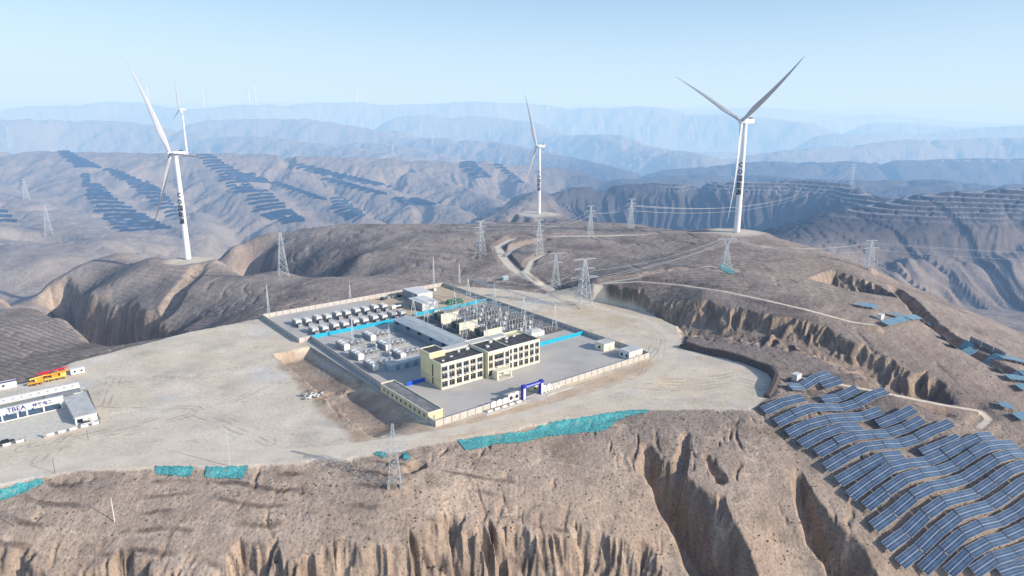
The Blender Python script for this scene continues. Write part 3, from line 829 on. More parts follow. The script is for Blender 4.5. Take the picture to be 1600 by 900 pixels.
def panel_mat():
    m, nt, b = new_mat('solar_cells'); N = nt.nodes; K = nt.links
    b.inputs['Roughness'].default_value = .16; b.inputs['Specular IOR Level'].default_value = .6
    tc = N.new('ShaderNodeTexCoord'); sp = N.new('ShaderNodeSeparateXYZ'); K.new(tc.outputs['UV'], sp.inputs[0])
    def line(out, per, wd):
        a = N.new('ShaderNodeMath'); a.operation = 'MULTIPLY'; K.new(out, a.inputs[0]); a.inputs[1].default_value = per
        f = N.new('ShaderNodeMath'); f.operation = 'FRACT'; K.new(a.outputs[0], f.inputs[0])
        s = N.new('ShaderNodeMath'); s.operation = 'SUBTRACT'; K.new(f.outputs[0], s.inputs[0]); s.inputs[1].default_value = .5
        ab = N.new('ShaderNodeMath'); ab.operation = 'ABSOLUTE'; K.new(s.outputs[0], ab.inputs[0])
        g = N.new('ShaderNodeMath'); g.operation = 'GREATER_THAN'; K.new(ab.outputs[0], g.inputs[0]); g.inputs[1].default_value = .5 - wd
        return g.outputs[0]
    l1 = line(sp.outputs['X'], 1.0, .045); l2 = line(sp.outputs['Y'], 4.0, .04); l3 = line(sp.outputs['Y'], 2.0, .035)
    mx = N.new('ShaderNodeMath'); mx.operation = 'MAXIMUM'; K.new(l1, mx.inputs[0]); K.new(l2, mx.inputs[1])
    n = N.new('ShaderNodeTexNoise'); n.inputs['Scale'].default_value = .35; K.new(tc.outputs['UV'], n.inputs['Vector'])
    r = N.new('ShaderNodeValToRGB'); r.color_ramp.elements[0].color = (.028, .06, .125, 1); r.color_ramp.elements[1].color = (.06, .12, .22, 1)
    r.color_ramp.elements[0].position = .35; r.color_ramp.elements[1].position = .65; K.new(n.outputs['Fac'], r.inputs['Fac'])
    c1 = N.new('ShaderNodeMix'); c1.data_type = 'RGBA'; K.new(mx.outputs[0], c1.inputs[0]); K.new(r.outputs['Color'], c1.inputs[6]); c1.inputs[7].default_value = (.30, .36, .46, 1)
    c2 = N.new('ShaderNodeMix'); c2.data_type = 'RGBA'; K.new(l3, c2.inputs[0]); K.new(c1.outputs[2], c2.inputs[6]); c2.inputs[7].default_value = (.62, .66, .72, 1)
    K.new(c2.outputs[2], b.inputs['Base Color'])
    return m
M['pv'] = panel_mat()
M['pvfar'] = mat('far_solar_cells', (.022, .05, .11), .3, var=.25, scale=.05, spec=.5)
M['alu'] = mat('aluminium_frame', (.55, .56, .57), .4, .4, var=.05)

def text_mesh(txt, size, name, m, extrude=.04):
    cu = bpy.data.curves.new(name, 'FONT'); cu.body = txt; cu.size = size; cu.extrude = extrude; cu.align_x = 'CENTER'; cu.resolution_u = 2
    cu.offset = size * .02
    o = bpy.data.objects.new(name, cu); COL.objects.link(o)
    dg = bpy.context.evaluated_depsgraph_get()
    me = bpy.data.meshes.new_from_object(o.evaluated_get(dg)); me.materials.clear(); me.materials.append(m)
    bpy.data.objects.remove(o); me.name = name
    return me

# ================================================================= roads, yard
def strip(name, pts, hw, m, dz=.06, step=1.5):
    V = []; Fq = []
    P = []
    for a, b in zip(pts[:-1], pts[1:]):
        n = max(1, int(math.hypot(b[0] - a[0], b[1] - a[1]) / step))
        for i in range(n): P.append((a[0] + (b[0] - a[0]) * i / n, a[1] + (b[1] - a[1]) * i / n))
    P.append(pts[-1][:2])
    P = np.array(P)
    for _ in range(6): P[1:-1] = (P[:-2] + 2 * P[1:-1] + P[2:]) / 4
    T = np.gradient(P, axis=0); T /= np.linalg.norm(T, axis=1)[:, None] + 1e-9
    Nn = np.stack([-T[:, 1], T[:, 0]], 1)
    ks = np.linspace(-1, 1, 7)
    W = hw * (1 + .12 * gnoise(P[:, 0] / 9, P[:, 1] / 9))
    pts2 = np.concatenate([P + Nn * W[:, None] * k for k in ks])
    Z = hzs(pts2) + dz
    n = len(P)
    V = np.stack([pts2[:, 0], pts2[:, 1], Z], 1)
    i = np.arange(len(ks) - 1)[:, None] * n + np.arange(n - 1)[None]
    Fq = np.stack([i, i + 1, i + n + 1, i + n], -1).reshape(-1, 4)
    return structure(name, mesh_np(name, V, Fq, m))

def road_mat():
    m, nt, b = new_mat('dirt_road_surface'); N = nt.nodes; K = nt.links
    b.inputs['Roughness'].default_value = .95; b.inputs['Specular IOR Level'].default_value = .05
    g = N.new('ShaderNodeNewGeometry')
    n = N.new('ShaderNodeTexNoise'); n.inputs['Scale'].default_value = .12; n.inputs['Detail'].default_value = 7; n.inputs['Roughness'].default_value = .65
    K.new(g.outputs['Position'], n.inputs['Vector'])
    r = N.new('ShaderNodeValToRGB'); r.color_ramp.elements[0].color = (.66, .58, .47, 1); r.color_ramp.elements[1].color = (.82, .74, .63, 1)
    r.color_ramp.elements[0].position = .3; r.color_ramp.elements[1].position = .68
    K.new(n.outputs['Fac'], r.inputs['Fac']); K.new(r.outputs['Color'], b.inputs['Base Color'])
    return m
M['road'] = road_mat()

def build_flats():
    for nm, (rp, hw) in ROADS.items():
        strip('dirt_road' if hw > 2.2 else 'dirt_track', [PZ(*p) for p in rp], hw * .82, M['road'])
    # yard slab inside the wall
    def slab(name, rng, z, m, n=2):
        mb = MB(); a0, a1, b0, b1 = rng
        V = [CL(a0, b0, z), CL(a1, b0, z), CL(a1, b1, z), CL(a0, b1, z)]
        mb.add(V + [(v[0], v[1], z - .5) for v in V], [(0,1,2,3),(0,4,5,1),(1,5,6,2),(2,6,7,3),(3,7,4,0)])
        me = mb.mesh(name, m); structure(name, me)
    slab('yard_pavement', (.3, 129, .3, 135.6), .10, M['yard'])
    slab('battery_yard_pavement', (-1.2, 68, 135.6, 192.2), .10, M['yard'])
    slab('gravel_bed', (69, 126, 60.5, 134), .16, M['gravel'])
    slab('rear_yard_soil', (68, 129, 135.6, 192.2), .10, M['yardsoil'])

def yard_mat(name, c0, c1, c2):
    m, nt, b = new_mat(name); N = nt.nodes; K = nt.links
    b.inputs['Roughness'].default_value = .92; b.inputs['Specular IOR Level'].default_value = .1
    g = N.new('ShaderNodeNewGeometry')
    n = N.new('ShaderNodeTexNoise'); n.inputs['Scale'].default_value = .05; n.inputs['Detail'].default_value = 7; n.inputs['Roughness'].default_value = .6
    K.new(g.outputs['Position'], n.inputs['Vector'])
    n2 = N.new('ShaderNodeTexNoise'); n2.inputs['Scale'].default_value = 1.1; n2.inputs['Detail'].default_value = 5
    K.new(g.outputs['Position'], n2.inputs['Vector'])
    r = N.new('ShaderNodeValToRGB'); e = r.color_ramp.elements
    e[0].position = .3; e[0].color = c0 + (1,); e[1].position = .7; e[1].color = c2 + (1,)
    k = e.new(.5); k.color = c1 + (1,)
    K.new(n.outputs['Fac'], r.inputs['Fac'])
    mr = N.new('ShaderNodeMapRange'); mr.inputs['To Min'].default_value = .86; mr.inputs['To Max'].default_value = 1.12; K.new(n2.outputs['Fac'], mr.inputs['Value'])
    vm = N.new('ShaderNodeVectorMath'); vm.operation = 'SCALE'; K.new(r.outputs['Color'], vm.inputs[0]); K.new(mr.outputs[0], vm.inputs['Scale'])
    K.new(vm.outputs[0], b.inputs['Base Color'])
    return m
M['yard'] = yard_mat('yard_concrete_surface', (.47, .46, .45), (.56, .54, .52), (.64, .60, .55))
M['gravel'] = yard_mat('switchyard_gravel', (.13, .125, .12), (.19, .18, .17), (.27, .25, .23))
M['yardsoil'] = yard_mat('rear_yard_soil_surface', (.50, .43, .29), (.60, .49, .36), (.66, .56, .46))

# ================================================================= compound
def wall_run(a0, b0, a1, b1, label, h=2.5, step=4.2):
    L_ = math.hypot(a1 - a0, b1 - b0); ang = TH + math.atan2(b1 - b0, a1 - a0)
    t = thing('perimeter_wall', label, 'wall', CL(a0, b0, 0), ang)
    MB().box(.0, L_, -.12, .12, -.6, h).build('wall_panel', M['wall'], t)
    n = max(1, round(L_ / step))
    pm = MB().box(-.2, .2, -.2, .2, -.6, h + .12).mesh('pillar', M['pillar'])
    for i in range(n + 1): link('pillar', pm, t).location = (L_ * i / n, 0, 0)
    MB().box(-.05, L_ + .05, -.19, .19, h + .003, h + .1).build('coping', M['coping'], t)
    return t

def build_compound():
    wall_run(0, 0, 27.5, 0, 'pale panelled boundary wall running right from the front corner of the station')
    wall_run(62, 0, 129.2, 0, 'long pale panelled boundary wall right of the blue gate')
    wall_run(0, 0, 0, 5.0, 'short dark wall stub at the front corner beside the guard house')
    wall_run(2.4, 46, 5.2, 134.5, 'grey boundary wall along the ditch left of the transformer yard')
    wall_run(5.2, 134.5, -2, 134, 'short jog in the boundary wall at the start of the cyan hoarding', step=3)
    wall_run(-2, 134, -1.5, 192.5, 'grey boundary wall left of the battery containers')
    wall_run(-1.5, 192.5, 129.2, 192.5, 'thin pale boundary wall at the back of the battery yard')
    wall_run(129.2, 192.5, 129.2, 0, 'long shadowed boundary wall on the far right side of the station')
    # curved wing walls by the gate
    for k, (a0, a1, lb) in enumerate(((27.5, 43.2, 'scalloped white gate wall left of the blue gate'), (55.8, 62, 'scalloped white gate wall right of the blue gate'))):
        t = thing('gate_wall', lb, 'wall', CL(a0, 0), TH)
        L_ = a1 - a0; mb = MB(); n = max(2, round(L_ / 3))
        prof = []
        for i in range(n):
            x0 = L_ * i / n; x1 = L_ * (i + 1) / n
            hh = 2.5 + (1.2 if (k == 0 and i >= n - 2) else 0)
            for j in range(7):
                s = j / 6; prof.append((x0 + (x1 - x0) * s, hh + .5 * math.sin(math.pi * s)))
        prof = [(0, -.5)] + prof + [(L_, -.5)]
        mb.prism(prof[::-1], -.12, .12)
        mb.build('wall_panel', M['white'], t)
        for i in range(n):
            if k == 0 and i >= n - 2:
                xc = L_ * (i + .5) / n
                MB().lathe([(.9, 0), (.9, .06)], 20).build('round_opening', M['char'], t, loc=(xc, -.13, 2.0)).rotation_euler = (math.pi / 2, 0, 0)
            MB().box(L_ * i / n - .18, L_ * i / n + .18, -.2, .2, -.5, 2.7).build('pillar', M['pillar'], t)
    # planter boxes and signs in front
    for i in range(5):
        a = 24 + i * 3.9
        t = thing('planter_box', 'white planter box, %s from the left in front of the gate wall' % ORD[i], 'planter', CL(a, -2.2), TH, 'white planter boxes left of the gate')
        bevel(MB().box(0, 2.5, -.5, .5, 0, 1.0).build('box', M['white'], t)); MB().box(.15, 2.35, -.38, .38, .9, 1.05).build('soil', M['soil'], t)
    for i in range(5):
        a = 56.6 + i * 1.9
        t = thing('bollard_sign', 'small white upright board, %s from the gate on its right side' % ORD[i], 'sign board', CL(a, -1.6), TH, 'white boards right of the gate')
        MB().box(0, .95, -.08, .08, .25, 1.7).build('board', M['white'], t)
        MB().box(.1, .2, -.05, .05, -.1, .3).build('leg', M['steel'], t); MB().box(.75, .85, -.05, .05, -.1, .3).build('leg', M['steel'], t)
    for a0, a1, lb in ((22, 43.5, 'left'), (55.5, 71, 'right')):
        me = MB().box(0, a1 - a0, -4.6, -3.0, -.2, .14).mesh('kerb_paving', M['slab'])
        o = structure('kerb_paving', me); o.location = CL(a0, 0, .02); o.rotation_euler = (0, 0, TH)
    # gate
    t = thing('entrance_gate', 'tall deep blue entrance gate frame in the front wall', 'gate', CL(43.8, -1.0), TH)
    bevel(MB().box(0, 1.7, -.8, .8, 0, 6.6).build('gate_post', M['blue'], t)); bevel(MB().box(10.2, 11.9, -.8, .8, 0, 6.6).build('gate_post', M['blue'], t))
    MB().box(.25, 1.45, -.83, -.803, .2, 5.2).build('post_panel', M['white'], t); MB().box(10.45, 11.65, -.83, -.803, .2, 5.2).build('post_panel', M['white'], t)
    MB().box(1.7, 10.2, -.55, .55, 5.1, 6.3).build('beam', M['blue'], t)
    MB().box(1.9, 10.0, -.58, -.553, 5.45, 5.95).build('beam_stripe', mat('pale_blue_stripe', (.35, .42, .75), .5), t)
    s = thing('sliding_gate', 'dark steel sliding gate half open under the blue frame', 'gate', CL(46.5, .6), TH)
    mb = MB(); mb.box(0, 5.5, -.05, .05, .15, .3).box(0, 5.5, -.05, .05, 1.7, 1.85)
    for i in range(23): mb.box(i * .24, i * .24 + .07, -.03, .03, .3, 1.7)
    mb.build('grille', M['dark'], s); MB().box(-.1, .1, -.08, .08, 0, 1.9).build('end_post', M['dark'], s)
    g = thing('guard_booth', 'small cream guard booth just inside the blue gate', 'booth', CL(53, 2.5), TH)
    MB().box(0, 2.6, 0, 2.6, 0, 2.7).build('wall', M['cream'], g); MB().box(-.2, 2.8, -.2, 2.8, 2.7, 2.85).build('roof', M['roofpale'], g)
    MB().box(.6, 2.0, -.03, .0, 1.1, 2.0).build('window', M['glass'], g)
    # sunshade of the gate throwing shade inside: bus shelter style canopy
    # hoardings
    for a0, a1, b, lb in ((6, 59, 135.6, 'cyan hoarding between the battery containers and the transformer yard'),
                          (73, 128.6, 138, 'blue hoarding crossing the back of the switchyard'),
                          (80.6, 128.9, 47.7, 'bright cyan hoarding from the office to the right wall')):
        t = thing('hoarding', lb, 'fence', CL(a0, b), TH)
        MB().box(0, a1 - a0, -.04, .04, .15, 2.3).build('sheet', M['cyan'], t)
        n = int((a1 - a0) / 3); pm = MB().box(-.05, .05, .04, .14, 0, 2.35).mesh('post', M['white'])
        for i in range(n + 1): link('post', pm, t).location = ((a1 - a0) * i / n, 0, 0)
    t = thing('hoarding', 'deep blue ground sheet in the shade left of the office', 'fence', CL(12.5, 43.5), TH)
    MB().box(0, 9.5, -.04, .04, .1, 2.0).build('sheet', mat('deep_blue_sheet', (.02, .12, .75), .5), t)

def window(parent, x, y, z, w, h, name='window', gm=None, share={}):
    key = (w, h, name, gm)
    if key not in share:
        f = MB(); fr = .09
        f.box(0, w, -.06, .02, 0, fr).box(0, w, -.06, .02, h - fr, h).box(0, fr, -.06, .02, fr, h - fr).box(w - fr, w, -.06, .02, fr, h - fr)
        f.box(w / 2 - .035, w / 2 + .035, -.05, .02, fr, h - fr).box(fr, w - fr, -.05, .015, h * .66, h * .66 + .06)
        share[key] = (f.mesh('window', M['alu']), MB().box(fr * .9, w - fr * .9, -.02, .0, fr * .9, h - fr * .9).mesh('pane', gm or M['glass']))
    o = link('window', share[key][0], parent); o.location = (x, y, z)
    link('pane', share[key][1], o)
    return o

def build_office():
    t = thing('office_building', 'three storey cream office building with flat dark roofs and rows of square windows', 'building', CL(22.3, 29.8), TH)
    L_ = 58.0; D = 17.5; H_ = 12.0
    # wings: x0, x1, y front, bays, height
    wings = [(0, 23.4, 0.0, 6, H_), (24.4, 37.4, -2.4, 4, H_ + .9), (37.4, L_, -.3, 6, H_)]
    core = MB(); trim = MB(); sp = MB()
    core.box(0, 24.4, .5, D, 0, H_); core.box(24.4, 37.4, -1.9, D - .01, 0, H_ + .9); core.box(37.4, L_, .2, D - .02, 0, H_ - .01)
    AC = []
    zrow = [(1.0, 2.9), (5.0, 2.5), (8.6, 2.5)]
    for wi, (x0, x1, yf, nb, hh) in enumerate(wings):
        bw = (x1 - x0) / nb; yc = yf + .5
        trim.box(x0, x1, yf - .02, yc - .003, 0, .9)
        trim.box(x0, x1, yf - .05, yc - .003, 3.95, 4.55)
        trim.box(x0, x1, yf - .05, yc - .003, hh - 1.05, hh + .45)
        if wi == 1: cols = [0, 1, 3, 4]
        else: cols = list(range(nb + 1))
        for c in cols:
            x = x0 + bw * c; w = .42
            xa = max(x0, x - w); xb = min(x1, x + w)
            for za, zb in ((.903, 3.947), (4.553, hh - 1.053)): trim.box(xa, xb, yf, yc - .003, za, zb)
        bays = [(0, 1), (1, 2), (3, 1)] if wi == 1 else [(i, 1) for i in range(nb)]
        for c, span in bays:
            xa = x0 + bw * c + .45; xb = x0 + bw * (c + span) - .45
            MB().box(xa, xb, yf + .2, yc - .004, 7.5, 8.6).build('spandrel', M['spandrel'], t)
            MB().box(xa, xb, yf + .2, yc - .004, 4.555, 5.0).build('spandrel', M['spandrel'], t)
            for (z, h) in zrow:
                if wi == 1 and c == 1 and z < 2: continue
                window(t, xa, yc - .03, z if z > 2 else 1.0, xb - xa, h if z > 2 else 2.85)
            if random.random() < .8: AC.append((xa + .3, yf + .1, 7.65))
            if random.random() < .6: AC.append((xb - 1.2, yf + .1, 7.65))
            if random.random() < .45: AC.append((xa + .9, yf - .35, 4.6))
    core.build('wall', M['cream'], t); trim.build('facade_frame', M['cream2'], t)
    # dark vertical slots of the left gable
    MB().box(-.03, -.003, 6.6, 7.6, 4.6, 10.4).build('stair_window', M['glass'], t); MB().box(-.03, -.003, 6.6, 7.6, .8, 3.9).build('stair_window', M['glass'], t)
    MB().box(-.08, -.002, 0, D, 3.95, 4.25).build('band', M['spandrel'], t)
    # roofs
    MB().box(.4, 24.0, .9, D - 5.3, H_ - .1, H_ + .02).box(37.8, L_ - .4, .8, D - 5.3, H_ - .1, H_ + .03).build('roof', M['roofdark'], t)
    MB().box(24.8, 37.0, -1.4, D - 5.3, H_ + .8, H_ + .93).build('roof', M['roofdark'], t)
    pr = MB()
    for (x0, x1, y0, y1, z) in ((0, 24.4, .45, D, H_), (24.4, 37.4, -2.0, D, H_ + .9), (37.4, L_, .15, D, H_)):
        pr.box(x0, x0 + .35, y0, y1, z + .003, z + .62).box(x1 - .35, x1, y0, y1, z + .003, z + .62).box(x0 + .352, x1 - .352, y1 - .35, y1, z + .003, z + .6)
    pr.build('parapet', M['cream2'], t)
    MB().box(6.4, 47, D - 5.0, D - .5, H_ + .05, H_ + 1.3).build('roof_corridor', M['roofpale'], t)
    # stair tower at the left
    tw = MB().box(.05, 8.5, 9.5, D + .8, H_ - .5, H_ + 2.6).build('stair_tower', M['cream'], t)
    MB().box(.5, 8.05, 9.95, D + .35, H_ + 2.605, H_ + 2.64).build('roof', M['roofdark'], tw)
    MB().box(-.08, 8.6, 9.4, 9.8, H_ + 2.6, H_ + 2.95).box(-.08, 8.6, D + .5, D + .9, H_ + 2.6, H_ + 2.95).box(-.08, .35, 9.8, D + .5, H_ + 2.6, H_ + 2.95).box(8.2, 8.6, 9.8, D + .5, H_ + 2.6, H_ + 2.95).build('parapet', M['cream2'], tw)
    # roof clutter
    for x, y, w, d, h, z in ((3, 3.5, 1.2, .8, .5, H_), (9, 6, 1.5, .7, .4, H_), (15.5, 9.2, 1.0, 1.0, 1.2, H_), (20.5, 9.6, 1.8, 1.0, 1.0, H_), (28.5, 4, 1.5, 1.5, .8, H_ + .9), (33.5, 8.5, 1.6, 1.2, 1.3, H_ + .9),
                             (42, 6.5, 1.1, 1.1, .5, H_), (44.5, 10, 1.6, 1.2, 1.1, H_), (50, 11, 1.5, .9, 1.0, H_)):
        MB().box(x, x + w, y, y + d, z, z + h).build('roof_unit', M['cont'] if h < 1 else M['roofpale'], t)
    # air conditioners
    am = MB().box(0, .85, -.32, 0, 0, .6).mesh('air_conditioner', M['white']); fm = MB().lathe([(.22, 0), (.22, .03)], 12).mesh('fan', M['char'])
    for p in AC:
        o = link('air_conditioner', am, t); o.location = p
        f = link('fan', fm, o); f.location = (.3, -.33, .3); f.rotation_euler = (math.pi / 2, 0, 0)
    # porch
    pc = MB().box(26.5, 35.2, -6.6, -2.46, 3.5, 4.35)
    pc.box(26.5, 27.2, -6.6, -5.9, .25, 3.5).box(34.5, 35.2, -6.6, -5.9, .25, 3.5).box(26.5, 26.9, -5.9, -2.46, .25, 3.5)
    pc.build('porch', M['cream2'], t)
    MB().box(26.2, 35.5, -7.4, -2.46, 0, .25).box(26.8, 34.9, -7.9, -7.4, 0, .13).build('steps', M['slab'], t)
    MB().box(28.6, 33.2, -1.98, -1.91, .25, 3.1).build('door', M['glass'], t)
    # drain pipes
    for x in (.3, 23.6, 57.4): MB().bar((x, -.12, .1), (x, -.12, H_), .12).build('drain_pipe', M['spandrel'], t)

def build_other_buildings():
    # guard row
    t = thing('guard_house', 'long low cream barrack with grey flat roof along the front left wall', 'building', CL(.3, 5.6), TH)
    Lb = 40.2; W_ = 7.0; h = 3.5
    MB().box(0, W_, 0, Lb, 0, h).build('wall', M['cream'], t)
    MB().box(.35, W_ - .35, .35, Lb - .35, h, h + .03).build('roof', M['roofgrey'], t)
    MB().box(-.06, .3, 0, Lb, h, h + .45).box(W_ - .3, W_ + .06, 0, Lb, h, h + .45).box(.302, W_ - .302, 0, .3, h, h + .45).box(.302, W_ - .302, Lb - .3, Lb, h, h + .45).build('parapet', M['cream2'], t)
    for i in range(10):
        y = 2.3 + i * 3.75
        w = window(t, -.03, y + 1.4, 1.1, 1.35, 1.5); w.rotation_euler = (0, 0, -math.pi / 2)
    for i in range(1, 10):
        y = 2.3 + i * 3.75 - 1.2
        MB().box(-.1, -.003, y - .1, y + .1, 0, h - .003).build('pilaster', M['cream2'], t)
    MB().box(2.2, 3.3, -.04, -.003, 0, 2.2).build('door', M['alu'], t)
    # warehouse
    t = thing('switchgear_hall', 'long narrow hall with pale grey roof running back from the office', 'building', CL(50.5, 52), TH)
    MB().box(0, 11.5, 0, 72, 0, 5.4).build('wall', M['ware'], t)
    MB().prism([(-.4, 5.4), (12, 5.4), (12, 5.7), (5.8, 6.5), (-.4, 5.7)], -.4, 72.4).build('roof', M['corrb'], t)
    for i in range(6):
        MB().box(-.85, -.02, 6 + i * 12, 8 + i * 12, 3.9, 5.3).build('vent', M['dark'], t)
    for i in range(5): MB().box(-.04, -.003, 10 + i * 12, 12.6 + i * 12, .1, 2.6).build('door', M['contg'], t)
    # pale blue building
    t = thing('store_building', 'pale blue flat box building left of the office', 'building', CL(15.2, 63.8), TH)
    MB().box(0, 19, 0, 5.2, 0, 3.3).build('wall', M['bluebox'], t); MB().box(-.2, 19.2, -.2, 5.4, 3.3, 3.55).build('roof', M['roofpale'], t)
    for i in range(3): MB().box(3 + i * 5, 5.2 + i * 5, -.04, -.003, .1, 2.5).build('door', M['ware'], t)
    # small pale plant house
    t = thing('pump_house', 'small white hipped plant house at the right rear of the office', 'building', CL(101.5, 60.8), TH)
    MB().box(0, 9.5, 0, 7.5, 0, 2.7).build('wall', M['white'], t)
    mb = MB(); mb.add([(-.3, -.3, 2.7), (9.8, -.3, 2.7), (9.8, 7.8, 2.7), (-.3, 7.8, 2.7), (2.5, 2.6, 3.8), (7, 2.6, 3.8), (7, 4.9, 3.8), (2.5, 4.9, 3.8)],
                      [(0,1,5,4),(1,2,6,5),(2,3,7,6),(3,0,4,7),(4,5,6,7),(3,2,1,0)])
    mb.build('roof', M['roofpale'], t); MB().box(4, 5, -.04, -.003, 0, 2.1).build('door', M['spandrel'], t)
    # huts by the right wall
    for (a, b, w, d, h, lb, mw, nw) in ((116.6, 20.2, 8.0, 6.4, 4.2, 'square cream hut with one dark window by the right wall', 'cream2', 1), (117.6, 3.6, 10.2, 6.6, 4.2, 'white hut with two dark windows in the right front corner', 'white', 2)):
        t = thing('pump_hut', lb, 'hut', CL(a, b), TH)
        MB().box(0, w, 0, d, 0, h - .3).build('wall', M[mw], t); MB().box(-.2, w + .2, -.2, d + .2, h - .3, h).build('roof', M['roofpale'], t)
        for i in range(nw):
            o = MB().box(-.05, -.003, (i + .5) * d / nw - .7, (i + .5) * d / nw + .7, 1.1, 2.6).build('window', M['glass'], t)
        MB().box(w * .5, w * .5 + 1.1, -.05, -.003, 0, 2.2).build('door', M['spandrel'], t)
    # rear white containers
    for k, (a, b, l, w, h, lb) in enumerate(((82, 144, 11.5, 17, 5.2, 'nearer of the two big white prefabricated plant rooms at the back of the yard'), (90, 163, 11.5, 19, 6, 'farther of the two big white prefabricated plant rooms at the back of the yard'))):
        t = thing('plant_room', lb, 'building', CL(a, b), TH)
        MB().box(0, l, 0, w, .4, h).build('wall', [M['cont']], t)
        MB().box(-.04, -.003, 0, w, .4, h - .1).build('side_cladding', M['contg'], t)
        MB().box(-.15, l + .15, -.15, w + .15, h, h + .2).build('roof', M['white'], t)
        for i in range(4): MB().box(1 + i * 2.6, 2.9 + i * 2.6, -.05, -.003, .6, h - 1).build('door', M['roofpale'], t)
        MB().box(.5, l - .5, .5, w - .5, 0, .4).build('plinth', M['dark'], t)
    t = thing('generator_set', 'green and black machinery beside the white plant rooms', 'machinery', CL(103, 146), TH)
    mb = MB(); mb.box(0, 12, 0, 4, .5, 1.1).box(.5, 4, .5, 3.5, 1.1, 3.0).box(7.5, 11, .8, 3.2, 1.1, 2.5)
    for i in range(7): mb.bar((1 + i * 1.7, 0, .2), (1 + i * 1.7, 0, 2.2), .18)
    mb.build('frame', M['green'], t); MB().lathe([(1, 0), (1, 3.2)], 16).build('tank', M['char'], t, loc=(5.7, 2, 1.1)); MB().box(0, 12, .3, 3.7, 0, .5).build('skid', M['dark'], t)
    t = thing('reel_stack', 'row of green and dark crates along the back wall', 'crates', CL(75, 184), TH)
    rr_ = random.Random(3)
    for i in range(11):
        w = rr_.uniform(1.6, 3); h = rr_.uniform(1, 2.4)
        MB().box(i * 4.1, i * 4.1 + w, rr_.uniform(-1, .5), 2.4, 0, h).build('crate', M[rr_.choice(['green', 'dark', 'cont', 'contg', 'char'])], t)
    t = thing('pump_skid', 'grey pump skid on a dark base left of the white plant rooms', 'machinery', CL(69, 160), TH)
    MB().box(0, 8, 0, 3, 0, .4).build('skid', M['dark'], t); MB().box(.5, 3.5, .3, 2.7, .4, 2.5).build('housing', M['white'], t)
    MB().bar((4, 1.5, 1.3), (7.5, 1.5, 1.3), 1.2, n=12).build('tank', M['steel'], t)

M['roofgrey'] = mat('grey_felt_roof', (.24, .25, .255), .9, var=.3, scale=.3)

